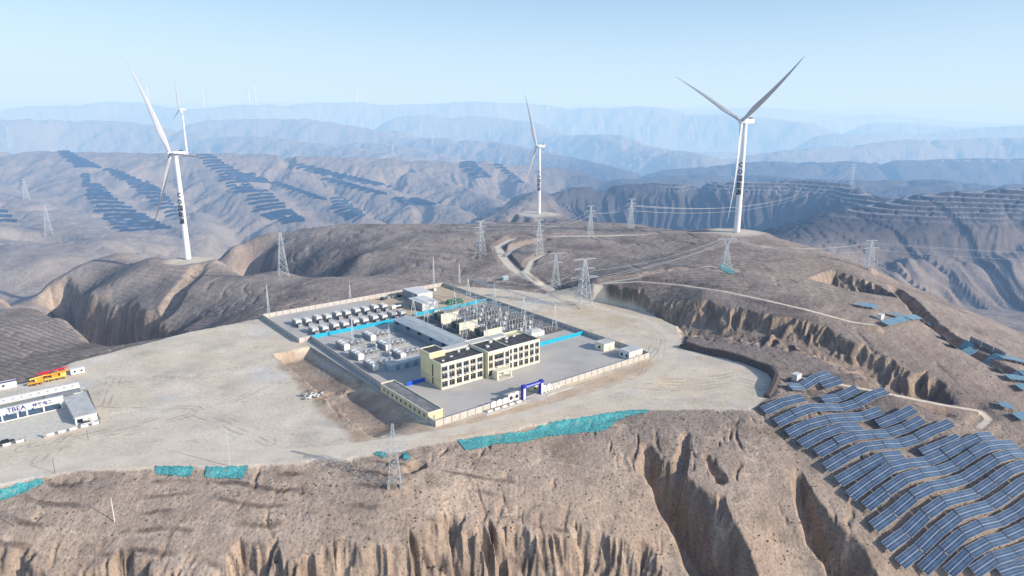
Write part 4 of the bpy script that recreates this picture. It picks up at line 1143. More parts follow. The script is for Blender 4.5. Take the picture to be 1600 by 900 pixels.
def build_battery():
    # one container pair with its step-up transformer
    def container():
        t = thing('battery_container', 'x', 'container', (0, 0, 0), TH)
        bevel(MB().box(0, 3.6, 0, 6.4, .35, 3.15).build('body', M['cont'], t), .06)
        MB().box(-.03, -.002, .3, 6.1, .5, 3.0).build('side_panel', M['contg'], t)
        for i in range(2): MB().box(.35 + i * 1.5, 1.7 + i * 1.5, -.04, -.002, .5, 2.9).build('door', M['white'], t)
        for i in range(3): MB().box(.5, 3.1, .8 + i * 1.8, 2.0 + i * 1.8, 3.15, 3.4).build('roof_vent', M['roofpale'], t)
        MB().box(.2, 3.4, .2, 6.2, 0, .35).build('plinth', M['dark'], t)
        return t
    def trafo():
        t = thing('step_up_transformer', 'x', 'transformer', (0, 0, 0), TH)
        MB().box(0, 2.6, 0, 2.4, .3, 2.1).build('tank', M['contg'], t)
        mb = MB()
        for i in range(8): mb.box(-.45, -.02, .2 + i * .27, .28 + i * .27, .5, 1.9)
        mb.build('radiator', M['char'], t)
        for i in range(3): MB().lathe([(.12, 0), (.2, .15), (.12, .3), (.2, .45), (.1, .7)], 8).build('bushing', M['brown'], t, loc=(.6 + i * .7, 1.2, 2.1))
        MB().bar((.2, 2.0, 2.4), (2.4, 2.0, 2.4), .55, n=10).build('conservator', M['contg'], t)
        MB().box(-.3, 2.9, -.2, 2.7, 0, .3).build('plinth', M['conc'], t)
        return t
    c0 = container(); t0 = trafo(); first = True
    for r, (b, a0) in enumerate(((163.5, 8.0), (143.0, 9.5))):
        rn = 'back' if r == 0 else 'front'
        for k in range(5):
            for s in range(2):
                a = a0 + k * 12.6 + s * 5.6
                lb = 'pale battery container, %s from the left in the %s row' % (ORD[k * 2 + s], rn)
                bb_ = b + (0 if s == 0 else -1.2)
                if first: c = c0; c.location = CL(a, bb_, .1); c['label'] = lb; c['group'] = 'battery containers in two rows'
                else: c = dup(c0, CL(a, bb_, .1), TH, lb, 'battery containers in two rows')
                lb2 = 'dark finned transformer before the %s container of the %s row' % (ORD[k * 2 + s], rn)
                if first: q = t0; q.location = CL(a - .2, bb_ - 4.2, .1); q['label'] = lb2; q['group'] = 'transformers before the battery containers'; first = False
                else: dup(t0, CL(a - .2, bb_ - 4.2, .1), TH, lb2, 'transformers before the battery containers')
    # reactor units
    def reactor():
        t = thing('reactor_container', 'x', 'container', (0, 0, 0), TH)
        bevel(MB().box(0, 3.2, 0, 11.0, .3, 3.4).build('body', M['white'], t), .08); MB().box(.1, 3.1, .1, 10.9, 0, .3).build('plinth', M['dark'], t)
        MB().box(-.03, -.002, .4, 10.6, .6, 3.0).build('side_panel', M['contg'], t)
        for i in range(3): MB().box(.6, 2.6, 1 + i * 3.4, 3 + i * 3.4, 3.4, 3.7).build('roof_vent', M['cont'], t)
        MB().box(.5, 2.6, -.05, -.002, .4, 2.6).build('door', M['cont'], t)
        return t
    def coils():
        t = thing('reactor_coil_bay', 'x', 'electrical equipment', (0, 0, 0), TH)
        for i in range(3):
            MB().lathe([(.9, 1.6), (1.0, 1.7), (1.0, 3.0), (.9, 3.1)], 16).build('coil', M['porc'], t, loc=(3.5 + i * 3.0, 4.8, 0))
            mb = MB()
            for dx, dy in ((-.6, -.6), (.6, -.6), (.6, .6), (-.6, .6)): mb.bar((3.5 + i * 3 + dx, 4.8 + dy, 0), (3.5 + i * 3 + dx, 4.8 + dy, 1.6), .16)
            mb.box(3.5 + i * 3 - .75, 3.5 + i * 3 + .75, 4.05, 5.55, 1.5, 1.62)
            mb.build('coil_stand', M['brown'], t)
            MB().lathe([(.12, 1.6), (.22, 1.8), (.12, 2.0), (.22, 2.2), (.12, 2.4), (.22, 2.6), (.08, 3.2)], 8).build('insulator', M['porc'], t, loc=(3.5 + i * 3.0, .9, 0))
            MB().bar((3.5 + i * 3, .9, 0), (3.5 + i * 3, .9, 1.6), .22).build('post', M['steel'], t)
        mb = MB()
        for y in (-.2, 7.2): mb.bar((2, y, 1.7), (11.5, y, 1.7), .1)
        for x in (2, 11.5): mb.bar((x, -.2, 1.7), (x, 7.2, 1.7), .1)
        for i in range(7):
            for y in (-.2, 7.2): mb.bar((2 + i * 1.58, y, 0), (2 + i * 1.58, y, 1.75), .08)
        mb.bar((3.5, .9, 3.2), (9.5, .9, 3.2), .12); mb.bar((3.5, 4.8, 3.3), (9.5, 4.8, 3.3), .12)
        for x in (3.5, 6.5, 9.5): mb.bar((x, .9, 3.2), (x, 4.8, 3.3), .1)
        mb.build('enclosure_fence', M['steelw'], t)
        MB().box(2, 11.5, 0, 7, 0, .12).build('plinth', M['slab'], t)
        return t
    r0 = reactor(); k0 = coils(); first = True
    rows = [(10.8, 105, 'rearmost in the left column'), (9.9, 87, 'middle of the left column'), (8.8, 69, 'front of the left column'),
            (29, 110.5, 'rearmost in the right column'), (27.8, 91.5, 'middle of the right column'), (27.0, 74.5, 'front of the right column')]
    for a, b, w in rows:
        lb = 'white reactor container with long shadow, ' + w; lb2 = 'fenced bay of reactor coils and insulators, ' + w
        if first:
            first = False
            r0.location = CL(a, b, .1); r0['label'] = lb; r0['group'] = 'reactor containers'; k0.location = CL(a + 3.2, b + 1, .1); k0['label'] = lb2; k0['group'] = 'reactor coil bays'
        else:
            dup(r0, CL(a, b, .1), TH, lb, 'reactor containers'); dup(k0, CL(a + 3.2, b + 1, .1), TH, lb2, 'reactor coil bays')
    # white cabinets and a red extinguisher cabinet
    for i, (a, b) in enumerate(((25.5, 98), (25, 82))):
        t = thing('control_cabinet', 'slim white cabinet, %s one between the reactor columns' % ('farther' if i == 0 else 'nearer'), 'cabinet', CL(a, b, .1), TH)
        MB().box(0, .9, 0, .9, .2, 2.8).build('body', M['white'], t); MB().box(.1, .8, -.03, -.002, .4, 2.6).build('door', M['cont'], t); MB().box(-.1, 1, -.1, 1, 0, .2).build('plinth', M['conc'], t)
    t = thing('fire_cabinet', 'red fire equipment stand in the reactor yard near the office', 'cabinet', CL(41.5, 72, .1), TH)
    MB().box(0, 1.2, 0, .8, .6, 2.6).build('body', M['red'], t); MB().box(.1, .25, .1, .7, 0, .6).build('leg', M['red'], t); MB().box(.95, 1.1, .1, .7, 0, .6).build('leg', M['red'], t)
    MB().bar((.6, .4, 2.6), (.6, .4, 3.8), .12).build('pole', M['red'], t)

# ================================================================= switchyard
def a_frame(mb, x, y, h, sp=2.2, w=.22):
    """lattice A-shaped column in plan direction x"""
    for s in (-1, 1):
        mb.bar((x + s * sp, y, 0), (x, y, h), w)
    mb.bar((x, y - sp * .6, 0), (x, y, h * .98), w * .7)
    for k in (.3, .55, .78): mb.bar((x - sp * (1 - k), y, h * k), (x + sp * (1 - k), y, h * k), w * .7)

def build_switchyard():
    lines = [('left', 71.5, [62, 82, 102, 122, 137], 12.5), ('middle', 99, [64, 86, 110, 133], 13.5), ('right', 121.5, [64, 92, 121, 150], 15.0)]
    for li, (nm, a, bs, h) in enumerate(lines):
        t = thing('bus_gantry', 'steel lattice gantry, %s of the three lines across the switchyard' % nm, 'gantry', CL(a, 0, .1), TH)
        for b in bs:
            mb = MB(); a_frame(mb, 0, 0, h); o = mb.build('column', M['steelw'], t); o.location = (0, b, 0)
            MB().bar((0, 0, h), (0, 0, h + 4.5), .12, w2=.03).build('spike', M['steelw'], t, loc=(0, b, 0))
        for b0, b1 in zip(bs[:-1], bs[1:]):
            mb = MB(); n = 12
            ch = [(-.5, 0), (.5, 0), (0, -.9)]
            for cx, cz in ch: mb.bar((cx, b0, h + cz), (cx, b1, h + cz), .13)
            for i in range(n):
                y0 = b0 + (b1 - b0) * i / n; y1 = b0 + (b1 - b0) * (i + 1) / n
                mb.bar((-.5, y0, h), (.5, y1, h), .08); mb.bar((-.5, y0, h), (0, y1, h - .9), .08); mb.bar((.5, y0, h), (0, y1, h - .9), .08)
            mb.build('lattice_beam', M['steelw'], t)
            for k in range(3):
                yy = b0 + (b1 - b0) * (k + 1) / 4
                MB().lathe([(.06, -2.2), (.2, -2.0), (.07, -1.8), (.2, -1.6), (.07, -1.4), (.2, -1.2), (.07, -1.0)], 8).build('insulator_string', M['porc'], t, loc=(0, yy, h))
    # strung busbars between the gantries
    for seg, (a0, h0, a1, h1) in enumerate(((71.5, 11.2, 99, 12.2), (99, 12.2, 121.5, 13.6))):
        for k in range(9):
            b = 67 + k * 7.4
            mb = MB(); n = 8; P = [(a0 + (a1 - a0) * i / n, h0 + (h1 - h0) * i / n - 1.6 * 4 * (i / n) * (1 - i / n)) for i in range(n + 1)]
            base = CL(a0, b, 0)
            for i in range(n): mb.bar(CL(P[i][0], b, P[i][1]), CL(P[i + 1][0], b, P[i + 1][1]), .07)
            tag(mb.build('bus_conductor', M['conduct']), 'sagging conductor between the %s switchyard gantries, %s from the office' % ('left and middle' if seg == 0 else 'middle and right', ORD[k]), 'cable', 'conductors strung between the gantries')
    # apparatus stands
    def disconnector(kind):
        t = thing('disconnector' if kind == 0 else ('circuit_breaker' if kind == 1 else 'surge_arrester_group'), 'x', 'switchgear', (0, 0, 0), TH)
        for i in range(3):
            x = i * 2.3
            MB().bar((x, 0, 0), (x, 0, 2.4), .3).build('post', M['steel'], t)
            if kind == 0:
                for s in (-.9, .9):
                    MB().lathe([(.1, 2.6), (.2, 2.8), (.1, 3.0), (.2, 3.2), (.1, 3.4), (.2, 3.6), (.1, 3.8), (.2, 4.0), (.08, 4.5)], 8).build('insulator', M['porc'], t, loc=(x, s, 0))
                MB().bar((x, -1.1, 2.5), (x, 1.1, 2.5), .22).bar((x, -.9, 4.5), (x, .9, 4.5), .12).build('blade_arm', M['steel'], t)
            elif kind == 1:
                MB().lathe([(.16, 2.4), (.28, 2.7), (.16, 3.0), (.28, 3.3), (.16, 3.6), (.28, 3.9), (.16, 4.2), (.3, 4.5), (.3, 5.6), (.1, 5.8)], 10).build('pole_unit', M['porc'], t, loc=(x, 0, 0))
            else:
                MB().lathe([(.1, 2.4), (.24, 2.6), (.1, 2.8), (.24, 3.0), (.1, 3.2), (.24, 3.4), (.1, 3.7)], 8).build('insulator', M['brown'], t, loc=(x, 0, 0))
                MB().lathe([(.4, 0), (.44, .05), (.4, .1)], 12).build('grading_ring', M['steelw'], t, loc=(x, 0, 3.7))
        MB().box(-.4, 5.0, -.15, .15, 2.3, 2.5).build('beam', M['steel'], t)
        if kind == 1: MB().box(1.6, 3.0, -.9, -.2, .8, 2.3).build('drive_cabinet', M['cont'], t)
        return t
    protos = [disconnector(k) for k in range(3)]
    used = [False] * 3
    cat = ['disconnector', 'circuit breaker', 'surge arrester']
    for ri, b in enumerate((66, 73.5, 81, 89, 96.5, 104, 112, 119.5, 127)):
        for ci in range(5):
            a = 88.5 + ci * 6.6
            if a > 118: continue
            k = (ci * 2 + ri) % 3 if ci != 2 else 1
            if a < 90 and b < 97 and b > 86: continue
            lb = 'grey %s set, %s from the left in the %s line behind the office' % (cat[k], ORD[ci], ORD[ri])
            gp = 'switchgear stands in the switchyard'
            p = CL(a, b, .1)
            if not used[k]: used[k] = True; o = protos[k]; o.location = p; o['label'] = lb; o['group'] = gp
            else: dup(protos[k], p, TH, lb, gp)
    # fire walls with transformers between
    fw = [(76, 113, 12, 6.3), (74.3, 91.5, 12.6, 6.3), (77.5, 72.5, 12.5, 6.0)]
    for i, (a, b, l, h) in enumerate(fw):
        t = thing('fire_wall', 'cream concrete fire wall slab, %s' % ('farthest back' , 'middle one', 'nearest the office')[i], 'wall', CL(a, b, .1), TH, 'fire walls between the transformers')
        MB().box(0, l, 0, .45, 0, h).build('slab', M['cream2'], t); MB().box(-.1, l + .1, -.1, .55, h, h + .15).build('coping', M['cream'], t)
    for i, (a, b) in enumerate(((76, 118), (75, 97), (78, 78))):
        t = thing('power_transformer', 'large dark power transformer %s' % ('behind the farthest fire wall', 'between the farthest and middle fire walls', 'between the two nearer fire walls')[i], 'transformer', CL(a, b, .1), TH, 'power transformers')
        bevel(MB().box(2, 8.5, 2, 6, .5, 4.3).build('tank', M['tgreen'], t), .1)
        for s in range(2):
            mb = MB()
            for j in range(16): mb.box(2.1 + j * .4, 2.28 + j * .4, (.6 if s == 0 else 6.1), (1.9 if s == 0 else 7.4), 1, 3.9)
            mb.build('radiator', M['contg'], t)
        MB().bar((1.5, 5, 5.6), (7.5, 5, 5.6), 1.3, n=14).build('conservator', M['roofpale'], t); MB().bar((3, 5, 4.3), (3, 5, 5.2), .2).build('pipe', M['tgreen'], t)
        for j in range(3): MB().lathe([(.2, 0), (.38, .3), (.2, .6), (.38, .9), (.2, 1.2), (.34, 1.5), (.14, 2.4)], 10).build('bushing', M['brown'], t, loc=(3.2 + j * 1.9, 3, 4.3))
        MB().box(.5, 10, 0, 8, 0, .5).build('plinth', M['conc'], t)
    # lightning masts
    for i, (u, v, h, lb) in enumerate(((420, 490, 23, 'tall thin lattice lightning mast at the left rear corner of the station'), (547, 466, 12.5, 'shorter thin lightning mast on the back wall'),
                                       (678, 444, 26, 'tallest thin lightning mast at the far back corner'), (609, 548, 16, 'thin mast rising among the reactor coil bays'), (551, 530, 17, 'thin mast between the battery and reactor yards'),
                                       (718, 443, 19, 'thin spike mast behind the left switchyard gantry'))):
        p = PZ(u, v, .1); t = thing('lightning_mast', lb, 'mast', p, TH)
        mb = MB(); w = .55
        for sx, sy in ((-1, -1), (1, -1), (1, 1), (-1, 1)): mb.bar((sx * w, sy * w, 0), (sx * .12, sy * .12, h * .8), .12)
        n = int(h / 1.5)
        for k in range(n):
            f0 = 1 - k / n * .8; f1 = 1 - (k + 1) / n * .8; z0 = h * .8 * k / n; z1 = h * .8 * (k + 1) / n
            for s in (-1, 1): mb.bar((-w * f0, s * w * f0, z0), (w * f1, s * w * f1, z1), .07); mb.bar((s * w * f0, -w * f0, z0), (s * w * f1, w * f1, z1), .07)
        mb.build('lattice_shaft', M['steelw'], t); MB().bar((0, 0, h * .78), (0, 0, h), .12, w2=.04).build('spike', M['steel'], t)
        MB().box(-.9, .9, -.9, .9, -.6, .15).build('footing', M['conc'], t)

build_flats(); build_compound(); build_office(); build_other_buildings(); build_battery(); build_switchyard()

# ================================================================= wind turbines
M['blade'] = mat('blade_grey_white', (.60, .61, .63), .4, var=.04, spec=.3)

def blade_mesh(R, pre, n=18):
    """blade along +z, rotor axis +y forward (upwind); chord in x"""
    V = []; Fc = []; k = 10
    for i in range(n + 1):
        s = i / n; r = 1.6 + (R - 1.6) * s
        c = 3.0 + (5.0 - 3.0) * sstep(0, .2, s) if s < .22 else 5.0 * (1 - (s - .22) / .78) ** 1.05 + .35
        th = 3.0 * (1 - sstep(0, .18, s)) + .22 * c * sstep(0, .25, s)
        tw = math.radians(56 + 14 * (1 - s) ** 1.5)
        off = pre * s ** 1.9
        for j in range(k):
            a = 2 * math.pi * j / k
            x = math.cos(a) * c / 2 + c * .15 * sstep(.05, .25, s); y = math.sin(a) * th / 2 * (1 if math.cos(a) < .2 else .75)
            V.append((x * math.cos(tw) - y * math.sin(tw), x * math.sin(tw) + y * math.cos(tw) + off, r))
    for i in range(n):
        for j in range(k): Fc.append((i * k + j, i * k + (j + 1) % k, (i + 1) * k + (j + 1) % k, (i + 1) * k + j))
    Fc.append(tuple(range(k))[::-1]); Fc.append(tuple(n * k + j for j in range(k)))
    me = bpy.data.meshes.new('blade'); me.from_pydata(V, [], Fc); me.materials.append(M['blade'])
    me.polygons.foreach_set('use_smooth', [True] * len(Fc)); me.update(); return me

def turbine(label, base, H_, R, axis, alphas, pre=7.0, letters=None, lside=0.0, far=False):
    t = thing('wind_turbine', label, 'wind turbine', base, 0)
    rb, rt = 2.75 * H_ / 95, 1.65 * H_ / 95
    MB().lathe([(rb, -1), (rb, 0), (rb * .95, H_ * .25), (rb * .85, H_ * .5), (rb * .73, H_ * .75), (rt, H_ - 1.8)], 28).build('tower_shaft', M['tower'], t, smooth=True)
    ax = math.atan2(-axis[0], axis[1])          # local +y -> axis
    hx, hy = rotz((0, 5.0), ax)
    nc = MB(); nc.prism([(-2.0, H_ - 1.9), (2.0, H_ - 1.9), (2.1, H_ + 1.6), (1.5, H_ + 2.1), (-1.5, H_ + 2.1), (-2.1, H_ + 1.6)], -8.0, 3.2)
    o = bevel(nc.build('nacelle', M['tower'], t), .3); o.rotation_euler = (0, 0, ax)
    if not far:
        c = MB().box(-1, 1, -6.5, -4, H_ + 2.1, H_ + 3.1).build('cooler', M['char'], o)
        MB().box(-.5, -.1, .4, .8, -.0, 2.2).build('door', M['spandrel'], t, loc=(-rb, 0, 0)) if False else None
    hub = MB(); hub.lathe([(.2, 2.6), (1.2, 2.1), (1.9, 1.0), (2.1, -.4), (1.9, -1.6)], 20)
    h = hub.build('hub', M['tower'], t, smooth=True, loc=(hx, hy, H_)); h.rotation_euler = (-math.pi / 2, 0, ax)
    bm = blade_mesh(R, pre)
    for a in alphas:
        b = link('blade', bm, t); b.location = (hx, hy, H_)
        b.matrix_local = Matrix.Translation((hx, hy, H_)) @ Matrix.Rotation(ax, 4, 'Z') @ Matrix.Rotation(a, 4, 'Y')
    MB().lathe([(rb + 1.6, -1.2), (rb + 1.5, .12), (rb + .1, .3)], 24).build('foundation', M['conc'], t)
    if letters:
        # characters painted down the tower, on the side turned to the camp
        az = math.atan2(-base[1], -base[0]) + lside
        for i, ch in enumerate(letters):
            zz = H_ * .60 - i * H_ * .062
            rr = rb + (rt - rb) * (zz / H_) + .08
            me = text_mesh(ch, H_ * .058, 'letter', M['char'], .12)
            l = link('letter', me, t)
            l.location = (math.cos(az) * rr * 1.03, math.sin(az) * rr * 1.03, zz); l.rotation_euler = (math.pi / 2, 0, az + math.pi / 2)
    return t

def px_alpha(*deg): return [math.radians(d) for d in deg]

def build_turbines():
    turbine('large white wind turbine on the hill at right, two blades raised in a wide V', PZ(1151, 363, 20), 95, 86, (-.91, -.41), px_alpha(-57, 63, 183), pre=11, letters='CO国能源', lside=-.5)
    turbine('large white wind turbine on the left hill, one dark blade pointing up left', PZ(294, 405, -8), 95, 91, (-.66, -.75), px_alpha(30, 150, 270), pre=9, letters='CO国能源', lside=-.6)
    turbine('middle distance wind turbine seen edge on, on the dark centre hill', PZ(842, 334, -17), 95, 80, (-.96, -.27), px_alpha(26, 146, 266), letters='CO国能源', lside=-.2)
    p, ok = march([(291, 238)], 1200, 2200)
    x, y, z = PY(284, 171, 1520)
    zg = hz(x, y)
    turbine('hazy wind turbine behind the left one with one blade straight up', (x, y, zg), max(70, z - zg), 62, (-.7, -.7), px_alpha(0, 120, 240), 3)
    for i, (u, v, d, a) in enumerate(((228, 131, 5200, 10), (315, 135, 5400, 35), (397, 132, 5400, 55), (388, 140, 6000, 20), (556, 141, 6200, 80), (857, 145, 5200, 5))):
        x, y, z = PY(u, v, d); zg = hz(x, y)
        turbine('very faint far wind turbine on the horizon, %s from the left' % ORD[[0, 1, 3, 2, 4, 5][i]], (x, y, zg), max(60, z - zg), 75, (-.5, -.85), px_alpha(a, a + 120, a + 240), 3, far=True)

# ================================================================= pylons
def pylon(label, base, h, w, kind='T', rot=.5, arms=None, th=.22, armw=6.5):
    """four legged lattice tower; returns world attachment points of the conductors"""
    t = thing('transmission_tower', label, 'pylon', base, rot)
    k = 1.0
    levels = [0, .16, .31, .45, .57, .68, .78, .87, .94, 1.0]
    def half(f): return w / 2 * (1 - f * .86) if kind != 'cup' else w / 2 * max(.22, 1 - f * 1.25)
    top = .72 if kind == 'cup' else 1.0
    mb = MB()
    lv = [f * top for f in levels]
    for (f0, f1) in zip(lv[:-1], lv[1:]):
        h0, h1 = half(f0), half(f1); z0, z1 = f0 * h, f1 * h
        c0 = [(-h0, -h0, z0), (h0, -h0, z0), (h0, h0, z0), (-h0, h0, z0)]; c1 = [(-h1, -h1, z1), (h1, -h1, z1), (h1, h1, z1), (-h1, h1, z1)]
        for i in range(4):
            j = (i + 1) % 4
            mb.bar(c0[i], c1[i], th); mb.bar(c0[i], c1[j], th * .6); mb.bar(c0[j], c1[i], th * .6); mb.bar(c1[i], c1[j], th * .6)
    mb.build('lattice_body', M['steelw'], t)
    att = []
    if kind == 'cup':
        zt = .72 * h; hw = half(.72)
        for s in (-1, 1):
            m2 = MB(); xo = s * w * .42
            for y in (-hw, hw): m2.bar((s * hw, y, zt), (xo, y * .7, h * .92), th); m2.bar((0, y, zt), (xo * .8, y * .7, h * .92), th * .7)
            for q in range(5):
                f = q / 5; m2.bar((s * hw + (xo - s * hw) * f, -hw, zt + (h * .2) * f), (s * hw + (xo - s * hw) * (f + .2), hw, zt + h * .2 * (f + .2)), th * .6)
            m2.bar((xo, 0, h * .92), (xo * 1.25, 0, h * 1.04), th, w2=th * .5)
            m2.build('horn', M['steelw'], t)
        m3 = MB(); L_ = w * .95
        for y in (-.5, .5): m3.bar((-L_, y, h * .9), (L_, y, h * .9), th)
        m3.bar((-L_, 0, h * .9), (-w * .4, 0, h * .95), th * .7).bar((L_, 0, h * .9), (w * .4, 0, h * .95), th * .7)
        for q in range(12): m3.bar((-L_ + q * L_ / 6, -.5, h * .9), (-L_ + (q + 1) * L_ / 6, .5, h * .9), th * .5)
        m3.build('crossarm', M['steelw'], t)
        att = [(-L_ * .95, h * .86), (0, h * .86), (L_ * .95, h * .86)]
    else:
        arms = arms or [(1.0, 1.0), (.84, 1.25), (.68, 1.05)]
        for f, s in arms:
            m2 = MB(); L_ = armw * s; z = f * h; hw = half(f)
            for sd in (-1, 1):
                for y in (-hw, hw): m2.bar((sd * hw, y, z), (sd * L_, 0, z), th * .8)
                m2.bar((sd * hw, 0, z + h * .035), (sd * L_, 0, z), th * .7)
                for q in range(4):
                    f0 = hw + (L_ - hw) * q / 4; f1 = hw + (L_ - hw) * (q + 1) / 4
                    m2.bar((sd * f0, -hw * (1 - q / 4), z), (sd * f1, hw * (1 - (q + 1) / 4), z), th * .5)
            m2.build('crossarm', M['steelw'], t)
            if f < 1.0 or len(arms) < 3:
                att += [(-L_ * .95, z - 1.6), (L_ * .95, z - 1.6)]
    MB_i = None
    for x, z in att:
        MB().lathe([(.05, 1.7), (.17, 1.5), (.06, 1.3), (.17, 1.1), (.06, .9), (.17, .7), (.06, .5), (.17, .3), (.05, 0)], 6).build('insulator_string', M['porc'], t, loc=(x, 0, z))
    for sx in (-1, 1):
        for sy in (-1, 1): MB().box(-.5, .5, -.5, .5, -1.2, .35).build('footing', M['conc'], t, loc=(sx * w / 2, sy * w / 2, 0))
    out = [Vector((base[0] + x * math.cos(rot), base[1] + x * math.sin(rot), base[2] + z)) for x, z in att]
    return out

def wire(label, p, q, sag, r=.07):
    mb = MB(); n = 14; prev = None
    p, q = Vector(p), Vector(q)
    for i in range(n + 1):
        f = i / n; c = p.lerp(q, f); c.z -= 4 * sag * f * (1 - f)
        if prev is not None: mb.bar(prev, c, r, n=4)
        prev = c
    tag(mb.build('power_line', M['conduct']), label, 'power line', 'conductors strung between the pylons')

def build_pylons():
    A = {}
    def P(key, u, v, z, vtop, w, label, **k):
        b = G(u, v, z); 
        d = ray(u, vtop); t = b[1] / d[1]; h = HCAM + t * d[2] - b[2]
        A[key] = pylon(label, (b[0], b[1], b[2] - .05), h, w, **k)
    P('big', 912, 478, 0, 405, 9, 'big pale angle pylon standing on the gravel behind the station', armw=8, arms=[(1.0, 1.0), (.80, .9), (.62, 1.2)], rot=.35, th=.2)
    P('mid', 868, 452, 1, 396, 6, 'slim pylon with one flat top arm just left of the big angle pylon', armw=7, arms=[(1.0, 1.2), (.75, .7)], rot=.2, th=.16)
    P('cup', 1133, 421, 18, 368, 7, 'two horned pylon on the hill top with green netting at its foot', kind='cup', rot=.1, th=.19)
    P('ridge', 1357, 418, 11, 376, 6, 'pale pylon on the right crest above the rocky knob', armw=6.5, arms=[(1.0, .8), (.72, 1.1)], rot=.25, th=.19)
    P('a', 751, 399, 6, 346, 7, 'pylon on the slope left of the branching dirt roads', armw=5, rot=.7, th=.18)
    P('b', 842, 397, 9, 344, 6.5, 'pylon standing below the middle distance wind turbine', armw=4, rot=.3, th=.19)
    P('c', 922, 371, 14, 322, 5, 'slender dark pylon on the saddle, nearer one of the two right of the centre turbine', armw=4, rot=.3, th=.19)
    P('d', 985, 357, 15, 311, 5, 'slender hazy pylon on the saddle, farther one of the two right of the centre turbine', armw=4, rot=.3, th=.19)
    P('e', 443, 431, -3, 364, 7.5, 'tall narrow pylon on the tan tongue right of the left wind turbine', armw=3.2, arms=[(1.0, .5), (.86, .8), (.76, .8)], rot=.5, th=.18)
    P('f', 617, 754, -3, 662, 4.2, 'nearest lattice pylon standing on the slope below the road', armw=4.4, arms=[(.80, .9), (.68, 1.1), (.56, .85)], rot=.15, th=.11)
    # distant ones
    far = [((1330, 290), 257, 8, 'hazy pylon on the spur of the dark right-hand hill'), ((42, 312), 280, 9, 'hazy pylon on the pale left slope, upper of two'),
           ((77, 366), 320, 9, 'hazy pylon on the pale left slope, lower of two'), ((17, 236), 196, 11, 'tall hazy pylon on the far left skyline'), ((614, 243), 226, 9, 'tiny hazy pylon on the far ridge left of centre'),
           ((676, 229), 210, 10, 'faint pylon on the distant ridge near the centre')]
    pts, ok = march([f[0] for f in far], 620, 3200, 6)
    for (uv, vt, w, lb), p, o in zip(far, pts, ok):
        if not o: continue
        d = ray(uv[0], vt); t = p[1] / d[1]; h = HCAM + t * d[2] - p[2]
        A[lb] = pylon(lb, tuple(p), h, w, armw=h * .16, rot=.4, th=.34 if p[1] > 1200 else .26)
    # conductors
    big, cup, rid = A['big'], A['cup'], A['ridge']
    nm = ['upper', 'middle', 'lower']
    for i in range(3):
        wire('%s conductor from the big angle pylon to the horned pylon' % nm[i], big[[1, 3, 2][i]] if i < 3 else big[0], cup[i], 3.0, .12)
        q = rid[[0, 1, 3][i]]
        wire('%s conductor from the horned pylon to the pylon on the right crest' % nm[i], cup[i], q, 5.0, .10)
        e = Vector(PZ(1900, 440 + i * 12, 40)); e = q + Vector((420, -30, 14 - i))
        wire('%s conductor running off to the right from the crest pylon' % nm[i], q, e, 12.0, .12)
        wire('%s conductor from the big angle pylon down to the right gantry' % nm[i], big[[0, 2, 1][i]], CL(121.5, 95 + i * 11, 15), 2.0, .09)
        wire('%s conductor from the flat armed pylon down to the right gantry' % nm[i], A['mid'][[0, 1, 2][i]], CL(121.5, 124 + i * 10, 15), 1.5, .08)
    k = A['hazy pylon on the spur of the dark right-hand hill'] if 'hazy pylon on the spur of the dark right-hand hill' in A else None
    if k:
        for i in range(3): wire('%s hazy conductor crossing in front of the dark hill' % nm[i], k[i], A['d'][i], 30, .22)
    for i in range(2):
        wire('%s conductor between the two saddle pylons' % nm[i], A['c'][i], A['d'][i], 3, .1)
        wire('%s conductor from the saddle pylon to the one below the centre turbine' % nm[i], A['b'][i], A['c'][i], 3, .1)

# ================================================================= solar tables
def table_mesh(L_, W_, nmod):
    mb = MB(); me = bpy.data.meshes.new('panel')
    V = [(0, 0, .04), (L_, 0, .04), (L_, W_, .04), (0, W_, .04)]
    me.from_pydata(V, [], [(0, 1, 2, 3)]); me.materials.append(M['pv'])
    uv = me.uv_layers.new(name='UVMap'); 
    for i, c in enumerate(((0, 0), (nmod, 0), (nmod, 1), (0, 1))): uv.data[i].uv = c
    fr = MB().box(0, L_, 0, W_, -.03, .036)
    return me, fr.mesh('frame', M['alu'])

def place_table(name, label, group, p, q, W_, tilt, dirn, meshes, n_leg=3, lift=1.1):
    """p, q: ground points of the table's two ends (centre line); dirn: horizontal unit vector the panels face"""
    p = Vector(p); q = Vector(q)
    ex = (q - p); L_ = ex.length; ex.normalize()
    upv = Vector((-dirn[0], -dirn[1], 0)); upv = (upv - ex * upv.dot(ex)).normalized()
    nrm = ex.cross(upv).normalized()
    if nrm.z < 0: nrm = -nrm
    ey = (upv * math.cos(tilt) + nrm * math.sin(tilt)).normalized(); ez = ex.cross(ey).normalized()
    o = bpy.data.objects.new(name, None); COL.objects.link(o)
    o.empty_display_size = .5; o['label'] = label; o['category'] = 'solar panel'; o['group'] = group
    o.location = p
    R = Matrix((ex, ey, ez)).transposed().to_4x4()
    lowz = lift; org = Vector((0, 0, lowz + W_ / 2 * math.sin(tilt))) - ey * W_ / 2
    Lp = meshes[2]
    a = link('panel', meshes[0], o); b = link('frame', meshes[1], o)
    Mx = Matrix.Translation(org) @ R @ Matrix.Diagonal((L_ / Lp, 1, 1, 1))
    a.matrix_local = Mx; b.matrix_local = Mx
    for i in range(n_leg):
        f = (i + .5) / n_leg; g = ex * (L_ * f)
        for s, k in ((.12, 0), (.85, 1)):
            top = org + ex * (L_ * f) + ey * (W_ * s)
            MBp = link('leg', LEG[0], o)
            hgt = top.z - g.z + .5
            MBp.location = (top.x, top.y, top.z - .05); MBp.scale = (1, 1, hgt)
    return o
